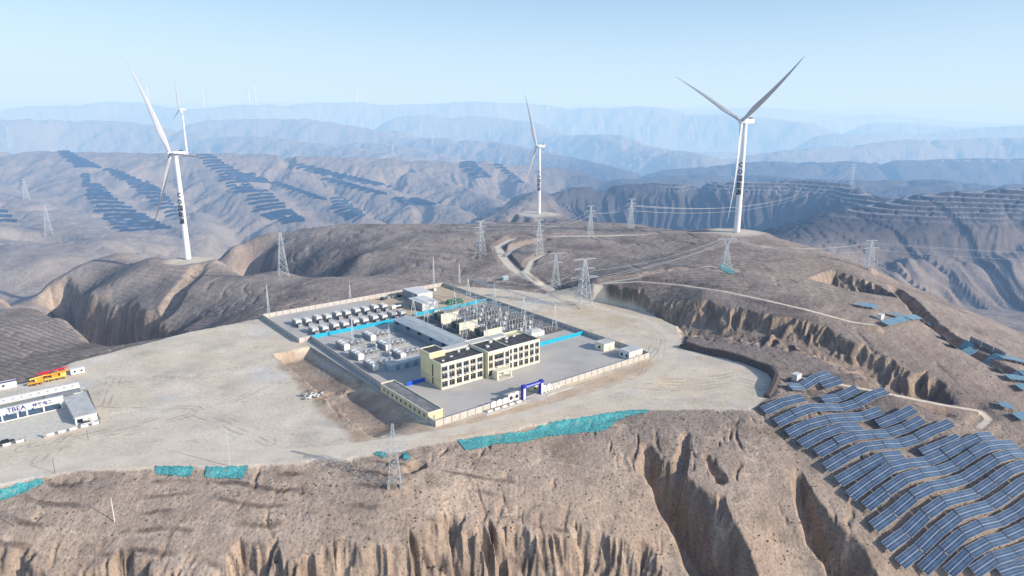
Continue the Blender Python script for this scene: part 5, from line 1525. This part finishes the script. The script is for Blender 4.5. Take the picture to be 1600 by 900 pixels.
LEG = [MB().box(-.07, .07, -.07, .07, -1, 0).mesh('leg', M['alu'])]

M['pvpale'] = mat('sky_tinted_solar_cells', (.16, .30, .40), .35, var=.2, scale=.4, spec=.5)  # paler cell colour paints in the reflected sky

def build_solar():
    rnd = random.Random(5)
    dirn = (math.sin(math.radians(33)), -math.cos(math.radians(33)))
    er = (math.cos(math.radians(33)), math.sin(math.radians(33)))
    # rows: left end (photo), right end (photo)
    rows = [((1233, 611), (1297, 590)), ((1284, 609), (1322, 598)), ((1193, 650), (1340, 613)), ((1213, 668), (1384, 619)), ((1231, 687), (1376, 648)), ((1251, 703), (1428, 645)),
            ((1276, 716), (1441, 662)), ((1290, 739), (1486, 667)), ((1309, 761), (1500, 690)), ((1327, 784), (1551, 688)), ((1352, 800), (1586, 700)), ((1364, 832), (1640, 700)),
            ((1383, 864), (1660, 715)), ((1405, 890), (1680, 735)), ((1440, 900), (1700, 760)), ((1480, 903), (1720, 785)), ((1520, 903), (1740, 812)), ((1560, 903), (1760, 842)), ((1590, 915), (1780, 870))]
    lt = 10.8
    me, fm = table_mesh(lt, 4.4, 10)
    P0 = []
    for a, b in rows:
        zs = -1 if a[1] < 660 else -10
        P0.append((G(a[0], a[1], zs), G(min(b[0], 1700), b[1], zs)))
    for ri, (g0, g1) in enumerate(P0):
        tot = math.hypot(g1[0] - g0[0], g1[1] - g0[1])
        ux, uy = (g1[0] - g0[0]) / tot, (g1[1] - g0[1]) / tot
        n = max(1, round(tot / (lt + .35)))
        pitch = min(tot / n, 12.2)
        n = min(n, 11)
        xs = [(g0[0] + ux * pitch * k, g0[1] + uy * pitch * k) for k in range(n + 1)]
        for k in range(n):
            a = xs[k]; b = (xs[k][0] + ux * (pitch - .4), xs[k][1] + uy * (pitch - .4))
            za, zb = hz(*a), hz(*b)
            if n > 4 and k == n - 3 and ri % 3 == 2 and ri < 11: continue
            jz = rnd.uniform(-.12, .12)
            lb = 'blue solar table, %s from the left in %s row of the near slope' % (ORD[k], ORD[ri])
            place_table('solar_table', lb, 'solar tables in rows on the near right slope', (a[0], a[1], za + jz), (b[0], b[1], zb + jz), 4.4, math.radians(29 + rnd.uniform(-3, 3)), (uy, -ux), (me, fm, lt))
    # tables strung out along the right-hand ridge
    segs = [((1303, 457), (1350, 473), 3), ((1340, 480), (1372, 484), 2), ((1392, 494), (1428, 505), 2), ((1382, 511), (1450, 511), 4), ((1448, 509), (1462, 517), 1), ((1471, 529), (1516, 540), 3),
            ((1484, 542), (1522, 546), 2), ((1530, 544), (1572, 560), 3), ((1512, 551), (1570, 562), 3), ((1540, 565), (1615, 576), 4), ((1556, 580), (1615, 588), 3), ((1572, 594), (1615, 600), 2),
            ((1590, 611), (1625, 610), 2), ((1560, 637), (1582, 642), 1), ((1587, 658), (1618, 655), 2)]
    me2, fm2 = table_mesh(9, 5.0, 8)
    me2.materials.clear(); me2.materials.append(M['pvpale'])
    for si, (a, b, n) in enumerate(segs):
        g0 = G(a[0], a[1], 0, 14); g1 = G(b[0], b[1], 0, 14)
        for k in range(n):
            f0 = k / n; f1 = (k + .96) / n
            p = (g0[0] + (g1[0] - g0[0]) * f0, g0[1] + (g1[1] - g0[1]) * f0); q = (g0[0] + (g1[0] - g0[0]) * f1, g0[1] + (g1[1] - g0[1]) * f1)
            L_ = math.hypot(q[0] - p[0], q[1] - p[1])
            if L_ < 1: continue
            ux, uy = (q[0] - p[0]) / L_, (q[1] - p[1]) / L_
            place_table('solar_table', 'pale blue solar table, %s from left in %s string on the right ridge' % (ORD[k], ORD[si]), 'solar tables along the right-hand ridge',
                        (p[0], p[1], hz(*p)), (q[0], q[1], hz(*q)), 5.0, math.radians(17), (.54, -.84), (me2, fm2, 9.0), 2, 1.4)
    # far fields: left edge poly, right edge poly, number of rows
    fields = [
        ('upper left field on the far skyline', [(90, 239), (115, 262)], [(110, 239), (158, 263)], 9),
        ('field on the spur left of the left turbine blade', [(162, 267), (210, 295), (262, 340)], [(184, 268), (255, 298), (284, 336)], 16),
        ('small block above the large left field', [(126, 275), (130, 294)], [(141, 275), (141, 292)], 6),
        ('large left field', [(140, 290), (133, 309), (160, 340), (186, 363)], [(160, 291), (180, 312), (230, 340), (268, 357)], 15),
        ('long field right of the left turbine', [(303, 240), (335, 270), (363, 302)], [(326, 240), (372, 268), (400, 299)], 15),
        ('side strip of the long field', [(350, 272), (372, 284)], [(400, 275), (424, 287)], 4),
        ('lower continuation of the long field', [(380, 302), (404, 338), (445, 351)], [(420, 300), (455, 330), (478, 346)], 13),
        ('narrow strip field in the middle', [(424, 288), (492, 311)], [(441, 288), (512, 313)], 9),
        ('dense block field above the centre valley', [(516, 312), (522, 336), (550, 349)], [(540, 312), (562, 330), (570, 338)], 10),
        ('long fanned field far behind', [(452, 262), (510, 276), (582, 290)], [(478, 259), (550, 277), (612, 292)], 12),
        ('second fanned field far behind', [(505, 282), (545, 294), (582, 305)], [(525, 283), (570, 294), (604, 304)], 8),
        ('field left of the centre turbine', [(618, 312), (632, 322)], [(660, 313), (682, 321)], 5),
        ('hazy block field left of the centre turbine', [(716, 256), (736, 280)], [(742, 255), (767, 277)], 8),
        ('hazy strip field left of the centre turbine', [(766, 255), (806, 285)], [(780, 256), (820, 287)], 8),
        ('field at the left edge of the picture', [(-20, 333), (-20, 349)], [(14, 333), (26, 347)], 3),
    ]
    def along(pl, f):
        n = len(pl) - 1; i = min(int(f * n), n - 1); t = f * n - i
        return (pl[i][0] + (pl[i + 1][0] - pl[i][0]) * t, pl[i][1] + (pl[i + 1][1] - pl[i][1]) * t)
    K = 9
    uvs = []; info = []
    for lb, le, re, n in fields:
        for r in range(n):
            f = r / max(1, n - 1); a = along(le, f); b = along(re, f)
            j = rnd.uniform(-.12, .12) * (b[0] - a[0]); a = (a[0] + j, a[1]); b = (b[0] + j * .5, b[1])
            for k in range(K):
                s = k / (K - 1); uvs.append((a[0] + (b[0] - a[0]) * s, a[1] + (b[1] - a[1]) * s - 1.2 * math.sin(math.pi * s)))
            info.append((lb, r))
    pts, ok = march(uvs, 760, 2300, 5.0)
    pts = pts.reshape(-1, K, 3); ok = ok.reshape(-1, K)
    for (lb, r), p, o in zip(info, pts, ok):
        if not o.all(): continue
        mx = np.abs(np.diff(p[:, 1])).max()
        y = p[:, 1].copy(); med = np.median(y)
        keep = np.abs(y - med) < 140
        if keep.sum() < 4: continue
        p = p[keep]
        if len(p) > 4: p[1:-1] = (p[:-2] + p[1:-1] * 2 + p[2:]) / 4
        zt = terrain(p[:, 0], p[:, 1])
        mb = MB(); n = len(p); V = []
        for i in range(n):
            x, y_, z = p[i][0], p[i][1], zt[i] + 1.0
            V += [(x + .6, y_ - 1.6, z), (x - 1.0, y_ + 3.2, z + 3.4)]
        V += [(v[0], v[1], v[2] - .15) for v in V]
        m = 2 * n
        Fc = []
        for i in range(n - 1):
            a = 2 * i; Fc += [(a, a + 2, a + 3, a + 1), (m + a, m + a + 1, m + a + 3, m + a + 2), (a, m + a, m + a + 2, a + 2), (a + 1, a + 3, m + a + 3, m + a + 1)]
        Fc += [(0, 1, m + 1, m), (m - 2, 2 * m - 2, 2 * m - 1, m - 1)]
        mb.add(V, Fc)
        rt = thing('solar_panel_row', 'dark panel row, %s in the %s' % (ORD[r], lb), 'solar panel', (float(p[0][0]), float(p[0][1]), float(zt[0])), 0, 'distant rows of solar panels')
        mb2 = MB(); ox, oy, oz = rt.location
        mb2.v = [(v[0] - ox, v[1] - oy, v[2] - oz) for v in mb.v]; mb2.f = mb.f; mb2.m = mb.m
        mb2.build('panel', M['pvfar'], rt)
        for i in (0, n // 2, n - 1):
            q = p[i]; MB().box(-.25, .25, -.25, .25, -1.5, 2.0).build('leg', M['alu'], rt, loc=(q[0] - ox, q[1] - oy + .6, zt[i] - oz))
    # inverter cabins
    for (u, v), lb, s in (((1244, 594), 'white inverter cabin beside the first solar rows', 3.4), ((1375, 499), 'white inverter cabin by the end of the white track', 3.2)):
        g = G(u, v, 0); t = thing('inverter_cabin', lb, 'cabin', (g[0], g[1], g[2] - .1), TH)
        bevel(MB().box(-s * .6, s * .6, -s * .4, s * .4, .3, s * .95).build('body', M['white'], t)); MB().box(-s * .65, s * .65, -s * .45, s * .45, s * .95, s * 1.02).build('roof', M['white'], t)
        MB().box(-s * .65, s * .65, -s * .45, s * .45, -.8, .3).build('plinth', M['conc'], t); MB().box(-.5, .5, -s * .4 - .04, -s * .4 - .002, .4, s * .8).build('door', M['cont'], t)

# ================================================================= camp on the left
def build_camp():
    sl = MB(); V = [KL(-34, .3, .08), KL(19, .3, .08), KL(21, 50, .08), KL(-34, 50, .08)]
    sl.add(V, [(0, 1, 2, 3)]); structure('camp_pavement', sl.mesh('camp_pavement', M['slab']))
    t = thing('camp_office', 'long low camp building with dark blue window strips and a lettered roof sign', 'building', KL(-32, 27, .05), TC)
    MB().box(0, 43, 0, 7.5, 0, 3.2).build('wall', M['white'], t); MB().box(-.3, 43.3, -.5, 7.9, 3.2, 3.4).build('roof', M['corrw'], t)
    x = 1.2
    for w in (4.5, 4.5, 4.5, 4.6, 4.6, 2.6, 5.2, 5.6):
        MB().box(x, x + w, -.06, -.003, .35, 2.7).build('window', M['glassb'], t); x += w + .55
    s = thing('roof_sign', 'white roof sign board with large dark blue letters on the camp office', 'sign', KL(-14, 26.6, 3.4), TC)
    MB().box(0, 24.4, 0, .15, .1, 2.4).build('board', M['white'], s)
    for i in range(12): MB().bar((1 + i * 2.0, .1, 2.6), (1 + i * 2.0, 2.6, 0), .08).build('strut', M['steel'], s)
    me = text_mesh('TBEA', 2.6, 'letters', M['navy']); o = link('letters', me, s); o.location = (8.2, -.05, .35); o.rotation_euler = (math.pi / 2, 0, 0); o.scale = (1.05, 1, 1)
    me = text_mesh('特变电工', 1.75, 'letters', M['navy']); o = link('letters', me, s); o.location = (17.1, -.05, .45); o.rotation_euler = (math.pi / 2, 0, 0)
    for i in range(5):
        MB().lathe([(.34, 0), (.34, .12)], 14).build('round_emblem', M['navy'], t, loc=(14 + i * 4.4, -.55, 3.05)).rotation_euler = (math.pi / 2, 0, 0)
    MB().box(8, 33, -.52, -.505, 2.82, 3.18).build('slogan_strip', M['bluebox'], t)
    t = thing('camp_wing', 'camp wing with broad pale ribbed roof at the right end', 'building', KL(11, 4.5, .05), TC)
    MB().box(0, 7.6, 0, 27, 0, 3.2).build('wall', M['white'], t); MB().box(-.3, 7.9, -.3, 27.3, 3.2, 3.45).build('roof', M['corrw'], t)
    for i in range(6): MB().box(-.05, -.003, 2 + i * 4.2, 4.2 + i * 4.2, .9, 2.4).build('window', M['glassb'], t)
    MB().box(.6, 2.6, -.05, -.003, .7, 2.3).build('window', M['glass'], t); MB().box(4.2, 5.4, -.05, -.003, .05, 2.3).build('door', M['spandrel'], t)
    t = thing('camp_dormitory', 'long white gabled dormitory with a line of small roof vents behind the camp', 'building', KL(-32, 42, .05), TC)
    MB().box(0, 50.5, 0, 5.4, 0, 3.0).build('wall', M['white'], t)
    mb = MB(); mb.add([(-.3, -.4, 3.0), (50.8, -.4, 3.0), (50.8, 5.8, 3.0), (-.3, 5.8, 3.0), (-.3, 2.7, 4.1), (50.8, 2.7, 4.1)], [(0,1,5,4), (3,4,5,2), (0,4,3), (1,2,5), (0,3,2,1)]); mb.build('roof', M['white'], t)
    for i in range(16): MB().box(1.5 + i * 3.1, 1.9 + i * 3.1, .5, .9, 3.2, 3.75).build('roof_vent', M['contg'], t)
    for i in range(14): MB().box(2 + i * 3.5, 3.4 + i * 3.5, -.04, -.003, 1, 2.1).build('window', M['glassb'], t)
    for (a0, a1, m, lb) in ((-32, 4.6, 'corro', 'olive grey ribbed shed roof between the camp office and dormitory'), (5, 18.3, 'corrg', 'dark grey ribbed canopy between the wing and dormitory')):
        t = thing('canopy', lb, 'canopy', KL(a0, 35.6, .05), TC)
        MB().box(0, a1 - a0, 0, 5.6, 2.5, 2.65).build('roof', M[m], t)
        n = int((a1 - a0) / 4)
        for i in range(n + 1):
            for y in (.2, 5.3): MB().box(-.08, .08, -.08, .08, 0, 2.5).build('post', M['steel'], t, loc=(.1 + (a1 - a0 - .2) * i / n, y, 0))
    # fences
    def fence(p, q, lb, boards=0):
        L_ = math.hypot(q[0] - p[0], q[1] - p[1]); t = thing('camp_fence', lb, 'fence', (p[0], p[1], 0), math.atan2(q[1] - p[1], q[0] - p[0]))
        mb = MB(); mb.box(0, L_, -.03, .03, .25, .33).box(0, L_, -.03, .03, 1.45, 1.53)
        n = int(L_ / .35)
        for i in range(n + 1): mb.box(L_ * i / n - .025, L_ * i / n + .025, -.022, .022, .1, 1.6)
        mb.build('railing', M['grid'], t); MB().box(0, L_, -.13, .13, -.3, .24).build('kerb', M['conc'], t)
        for i in range(boards): MB().box(-1.25, 1.25, -.08, -.04, .3, 1.3).build('board', M['white'], t, loc=(L_ * (i + .5) / boards, -.02, 0))
        for x in (0, L_): MB().box(-.3, .3, -.3, .3, -.3, 2.0).build('gate_pier', M['pillar'], t, loc=(x, 0, 0))
    fence(KL(0, 0), KL(19, 0), 'front camp railing with five white boards, right of the entrance', 5)
    fence(KL(19.2, .6), KL(21.4, 42), 'side camp railing at the right end of the camp')
    fence(KL(-30, .4), KL(-5.6, .8), 'front camp railing left of the entrance with pale boards', 6)
    # white cabin and stored machines
    t = thing('site_cabin', 'small white box cabin with two dark windows behind the camp', 'cabin', KL(19, 68.5, 0), TC)
    bevel(MB().box(0, 5.8, 0, 2.6, .2, 2.9).build('body', M['white'], t)); MB().box(-.1, 5.9, -.1, 2.7, 2.9, 3.0).build('roof', M['white'], t)
    for x in (1.2, 4.0): MB().box(x, x + .9, -.04, -.003, 1.2, 2.1).build('window', M['glass'], t)
    MB().box(.2, 5.6, .2, 2.4, 0, .2).build('skid', M['dark'], t)
    t = thing('site_cabin', 'pale cabin at the left picture edge with a dark blue roof strip', 'cabin', KL(-8.5, 69, 0), TC)
    MB().box(0, 6.5, 0, 3, 0, 2.9).build('body', M['white'], t); MB().box(-.1, 6.6, -.2, 1.0, 2.9, 3.1).build('roof', M['navy'], t); MB().box(1, 2, -.04, -.003, 1, 2).build('window', M['glass'], t)
    def crane(lb, a, b, bm, cm, L_):
        t = thing('mobile_crane', lb, 'crane truck', KL(a, b, 0), TC)
        bevel(MB().box(0, L_, -1.2, 1.2, .9, 1.5).build('chassis', M[cm], t)); bevel(MB().box(L_ - 2.2, L_ + .2, -1.2, 1.2, 1.5, 3.0).build('cab', M[cm], t))
        MB().box(L_ - 1.2, L_ + .23, -1.05, 1.05, 2.1, 2.8).build('windscreen', M['glass'], t)
        bevel(MB().box(3, 5.6, -1.1, 1.1, 1.5, 2.8).build('turret', M[bm], t))
        mb = MB(); mb.bar((1.0, 0, 2.9), (L_ + 1.6, 0, 3.6), .7, w2=.45); mb.build('boom', M[bm], t)
        for i, x in enumerate((1.4, 2.8, L_ - 3.2, L_ - 1.0)):
            for s in (-1.15, 1.15):
                w = MB().lathe([(.3, -.17), (.52, -.15), (.55, 0), (.52, .15), (.3, .17)], 16).build('wheel', M['rubber'], t, loc=(x, s, .55)); w.rotation_euler = (math.pi / 2, 0, 0)
                r = MB().lathe([(.24, -.2), (.27, 0), (.24, .2)], 12).build('rim', M[cm], w)
    crane('long red mobile crane parked behind the dormitory', 5.0, 72.2, 'red', 'red', 12.0)
    crane('orange mobile crane with yellow parts in front of the red one', 8.2, 67.6, 'orange', 'yellow', 8.6)
    crane('small orange crane at the left end of the row of cranes', 1.6, 66.2, 'yellow', 'orange', 6.0)
    # flat trailer
    def car(name, lb, cat, a, b, rot, m, pickup=False):
        t = thing(name, lb, cat, KL(a, b, .08), TC + rot)
        body = MB().prism([(-2.4, .35), (2.4, .35), (2.45, .75), (2.3, 1.0), (1.1, 1.1), (-2.35, 1.1), (-2.45, .7)], -.92, .92)
        bevel(body.build('body', M[m], t), .08)
        if pickup: cab = MB().prism([(-.6, 1.1), (1.1, 1.1), (.5, 1.75), (-.5, 1.78)], -.82, .82)
        else: cab = MB().prism([(-2.1, 1.1), (1.1, 1.1), (.45, 1.68), (-1.6, 1.7)], -.82, .82)
        bevel(cab.build('cabin', M['glass'], t), .05)
        r = MB().box(-.45, .45, -.72, .72, 1.75, 1.8) if pickup else MB().box(-1.5, .4, -.72, .72, 1.68, 1.73)
        r.build('roof', M[m], t)
        if pickup: MB().box(-2.3, -.75, -.75, .75, 1.08, 1.12).build('load_bed', M['char'], t)
        for x in (-1.5, 1.5):
            for s in (-.85, .85):
                w = MB().lathe([(.2, -.1), (.33, -.1), (.35, 0), (.33, .1), (.2, .1)], 14).build('wheel', M['rubber'], t, loc=(x, s, .35)); w.rotation_euler = (math.pi / 2, 0, 0)
                MB().lathe([(.17, -.12), (.19, 0), (.17, .12)], 10).build('rim', M['steel'], w)
        for s in (-.65, .65): MB().box(2.38, 2.46, s - .18, s + .18, .7, .88).build('headlight', M['white'], t)
    car('pickup_truck', 'white pickup truck parked at the front end of the camp wing', 'pickup', 14.8, 2.6, 0, 'white', True)
    car('parked_car', 'black car parked inside the front railing left of the camp entrance', 'car', -11.4, 3.2, .05, 'black')

# ================================================================= nets, poles, odds and ends
def net_patch(label, poly, z, n=34):
    """tarpaulin draped over a bank: photo outline -> sheet following the ground"""
    P = [G(u, v, z) for u, v in poly]
    m = len(P) // 2
    top = P[:m]; bot = P[m:][::-1]
    def al(pl, f):
        k = len(pl) - 1; i = min(int(f * k), k - 1); t = f * k - i
        return pl[i][0] + (pl[i + 1][0] - pl[i][0]) * t, pl[i][1] + (pl[i + 1][1] - pl[i][1]) * t
    V = []; ny = 12
    for j in range(ny + 1):
        for i in range(n + 1):
            a = al(top, i / n); b = al(bot, i / n); f = j / ny
            edge = (.5 * math.sin(i * 1.7) + .4 * math.sin(i * .61 + 2)) * (1 if j in (0, ny) else 0)
            x = a[0] + (b[0] - a[0]) * f; y = a[1] + (b[1] - a[1]) * f + edge * .5
            V.append((x, y))
    V = np.array(V); Z = hzs(V) + .16 + .10 * fbm(V[:, 0], V[:, 1], 2.2, 3)
    Z = Z + .10
    i = np.arange(ny)[:, None] * (n + 1) + np.arange(n)[None]
    Fq = np.stack([i, i + n + 1, i + n + 2, i + 1], -1).reshape(-1, 4)
    me = mesh_np('dust_net', np.stack([V[:, 0], V[:, 1], Z], 1), Fq, M['net'])
    tag(link('dust_net', me), label, 'netting', 'teal dust nets pegged over bare banks')

def pole(label, u, v, vt, z=0, arm=0, w=.22, m='wood'):
    g = G(u, v, z); d = ray(u, vt); t = g[1] / d[1]; h = HCAM + t * d[2] - g[2]
    o = thing('utility_pole', label, 'pole', (g[0], g[1], g[2] - .2), .4)
    MB().bar((0, 0, -.5), (0, 0, h), w, w2=w * .7, n=8).build('shaft', M[m], o)
    if arm:
        MB().box(-arm, arm, -.06, .06, h - .7, h - .58).build('crossarm', M['steel'], o)
        for x in (-arm * .9, 0, arm * .9): MB().lathe([(.06, 0), (.12, .12), (.05, .3)], 8).build('insulator', M['porc'], o, loc=(x, 0, h - .58))
    return (g[0], g[1], g[2] + h)

def build_misc():
    net_patch('long teal dust net along the bank below the station gate, left stretch', [(715, 688), (760, 682), (810, 677), (860, 662), (862, 680), (815, 692), (775, 694), (728, 705)], -1)
    net_patch('long teal dust net along the bank below the station gate, middle stretch', [(858, 661), (890, 656), (920, 651), (948, 646), (944, 674), (916, 676), (885, 680), (860, 682)], -2)
    net_patch('teal dust net ending at the head of the big gully', [(948, 646), (970, 643), (990, 641), (1016, 641), (1010, 646), (984, 650), (965, 658), (944, 674)], -1)
    net_patch('blue dust net below the road, left one of the neighbouring pair', [(243, 729), (262, 729), (285, 729), (304, 730), (296, 746), (280, 745), (262, 744), (243, 741)], -2)
    net_patch('blue dust net below the road, right one of the neighbouring pair', [(322, 730), (345, 730), (368, 729), (389, 728), (378, 749), (358, 748), (340, 748), (320, 747)], -2)
    net_patch('blue dust net on the bank at the left picture edge', [(-40, 775), (0, 766), (35, 755), (66, 748), (68, 757), (40, 770), (5, 782), (-40, 800)], -2)
    net_patch('small blue net left of the nearest pylon', [(584, 709), (590, 706), (597, 706), (604, 709), (604, 716), (598, 716), (592, 713), (586, 711)], -1)
    net_patch('small blue net right of the nearest pylon', [(628, 708), (632, 706), (636, 708), (640, 712), (640, 719), (636, 720), (632, 719), (629, 716)], -1)
    net_patch('green net at the foot of the horned pylon', [(1124, 415), (1130, 413), (1136, 416), (1148, 424), (1146, 428), (1138, 428), (1130, 423), (1124, 420)], 18)
    tops = [pole('tall pale pole standing beside the road nets', 359, 729, 668, 0, .0, .3, 'steelw'),
            pole('thin dark pole below the camp railing', 138, 688, 668, 0, .5), pole('dark pole at the roadside left of the nets', 86, 739, 715, 0, .7), pole('short white marker pole on the foreground slope', 179, 815, 777, -8, 0, .3, 'white'),
            pole('dark leaning pole at the lower left corner', 22, 823, 797, -8, .6), pole('tall thin pole on the tan field beside the mast', 414, 466, 428, -2, .4), ]
    wire('thin service wire between the roadside pole and the camp pole', tops[1], tops[2], 1.0, .03)
    M['shadesoil'] = mat('shade_toned_soil', (.11, .09, .085), .95, var=.3, scale=.8, bump=.4)  # soil colour darkened to paint the shade on the bund's face
    # retaining berm round the right pad
    def berm(lb, pts, h, w):
        mb = MB(); P = [PZ(u, v, 0) for u, v in pts]
        prev = None; V = []
        n = len(P)
        for i in range(n):
            a = P[max(0, i - 1)]; b = P[min(n - 1, i + 1)]; tx, ty = b[0] - a[0], b[1] - a[1]; l = math.hypot(tx, ty); nx, ny = -ty / l, tx / l
            e = min(1, i / 1.0, (n - 1 - i) / 1.0 + .35) if i in (0, n - 1) else 1
            e = max(.35, e)
            x, y = P[i][0], P[i][1]; k = 1 + .15 * math.sin(i * 2.3)
            V += [(x - nx * w, y - ny * w, -.6), (x - nx * w * .35, y - ny * w * .35, h * e * k), (x + nx * w * .35, y + ny * w * .35, h * e * k), (x + nx * w, y + ny * w, -.6)]
        Fc = []
        for i in range(n - 1):
            for j in range(3): Fc.append((4 * i + j, 4 * i + j + 1, 4 * i + 5 + j, 4 * i + 4 + j))
        Fc += [(0, 3, 2, 1), (4 * n - 4, 4 * n - 3, 4 * n - 2, 4 * n - 1)]
        mb.add(V, Fc); tag(mb.build('earth_bund', M['shadesoil']), lb, 'bank')
    berm('steep dark earth bund closing the gravel pad on the right', [(1064, 541), (1075, 545), (1100, 551), (1130, 558), (1160, 566), (1185, 574), (1205, 583), (1213, 594), (1208, 608), (1198, 622)], 3.4, 2.2)
    # spoil heap with discarded sacks
    rr_ = random.Random(11)
    t = thing('rubble_heap', 'heap of white sacks and scrap on the loose soil left of the station', 'debris', G(491, 620, 0), .3)
    for i in range(26):
        x, y = rr_.uniform(-4, 4), rr_.uniform(-2.5, 2.5); s = rr_.uniform(.3, .9)
        o = bevel(MB().box(-s, s, -s * .6, s * .6, -.2, s * .5).build('sack', M[rr_.choice(['white', 'cont', 'contg', 'white'])], t, loc=(x, y, .3 + rr_.uniform(0, .5))), .12)
        o.rotation_euler = (rr_.uniform(-.4, .4), rr_.uniform(-.4, .4), rr_.uniform(0, 3))
    t = thing('site_shed', 'small green and white shed on the slope above the switchyard', 'hut', G(789, 437, 3), .5)
    MB().box(-2, 2, -1.5, 1.5, -.5, 2.4).build('wall', M['bluebox'], t); MB().box(-2.2, 2.2, -1.7, 1.7, 2.4, 2.6).build('roof', M['white'], t); MB().box(-.5, .5, -1.55, -1.503, 0, 2).build('door', M['contg'], t)
    # low scrub: uncountable
    n = 9000; rng = np.random.RandomState(4)
    u = rng.uniform(-50, 1650, n); v = 700 + 215 * rng.rand(n)
    yy = rng.uniform(165, 330, n); xx = rng.uniform(-.82, .82, n) * yy
    Z, mk = terrain(xx, yy, True)
    keep = (mk['pad'] < .05) & (mk['road'] < .05) & (fbm(xx, yy, 20, 3, .5, 41.) > rng.uniform(-.3, .5, n))
    xx, yy, Z = xx[keep], yy[keep], Z[keep]
    V = []; Fc = []
    for x, y, z in zip(xx, yy, Z):
        s = rng.uniform(.12, .38)
        for q in range(5):
            a = rng.uniform(0, 6.28); b = a + rng.uniform(1.2, 2.2); k = len(V); dx, dy = rng.uniform(-.3, .3, 2) * s * 2
            V += [(x + dx + math.cos(a) * s, y + dy + math.sin(a) * s, z - .05), (x + dx + math.cos(b) * s, y + dy + math.sin(b) * s, z - .05), (x + dx + rng.uniform(-.5, .5) * s, y + dy + rng.uniform(-.5, .5) * s, z + s * rng.uniform(.7, 1.6))]
            Fc.append((k, k + 1, k + 2))
    me = bpy.data.meshes.new('dry_scrub'); me.from_pydata(V, [], Fc); me.materials.append(mat('dry_scrub', (.14, .115, .075), .95, var=.4, scale=.3))
    o = link('dry_scrub', me); tag(o, 'low dry scrub dotted over the bare foreground slopes', 'scrub', kind='stuff')

build_turbines(); build_pylons(); build_solar(); build_camp(); build_misc()
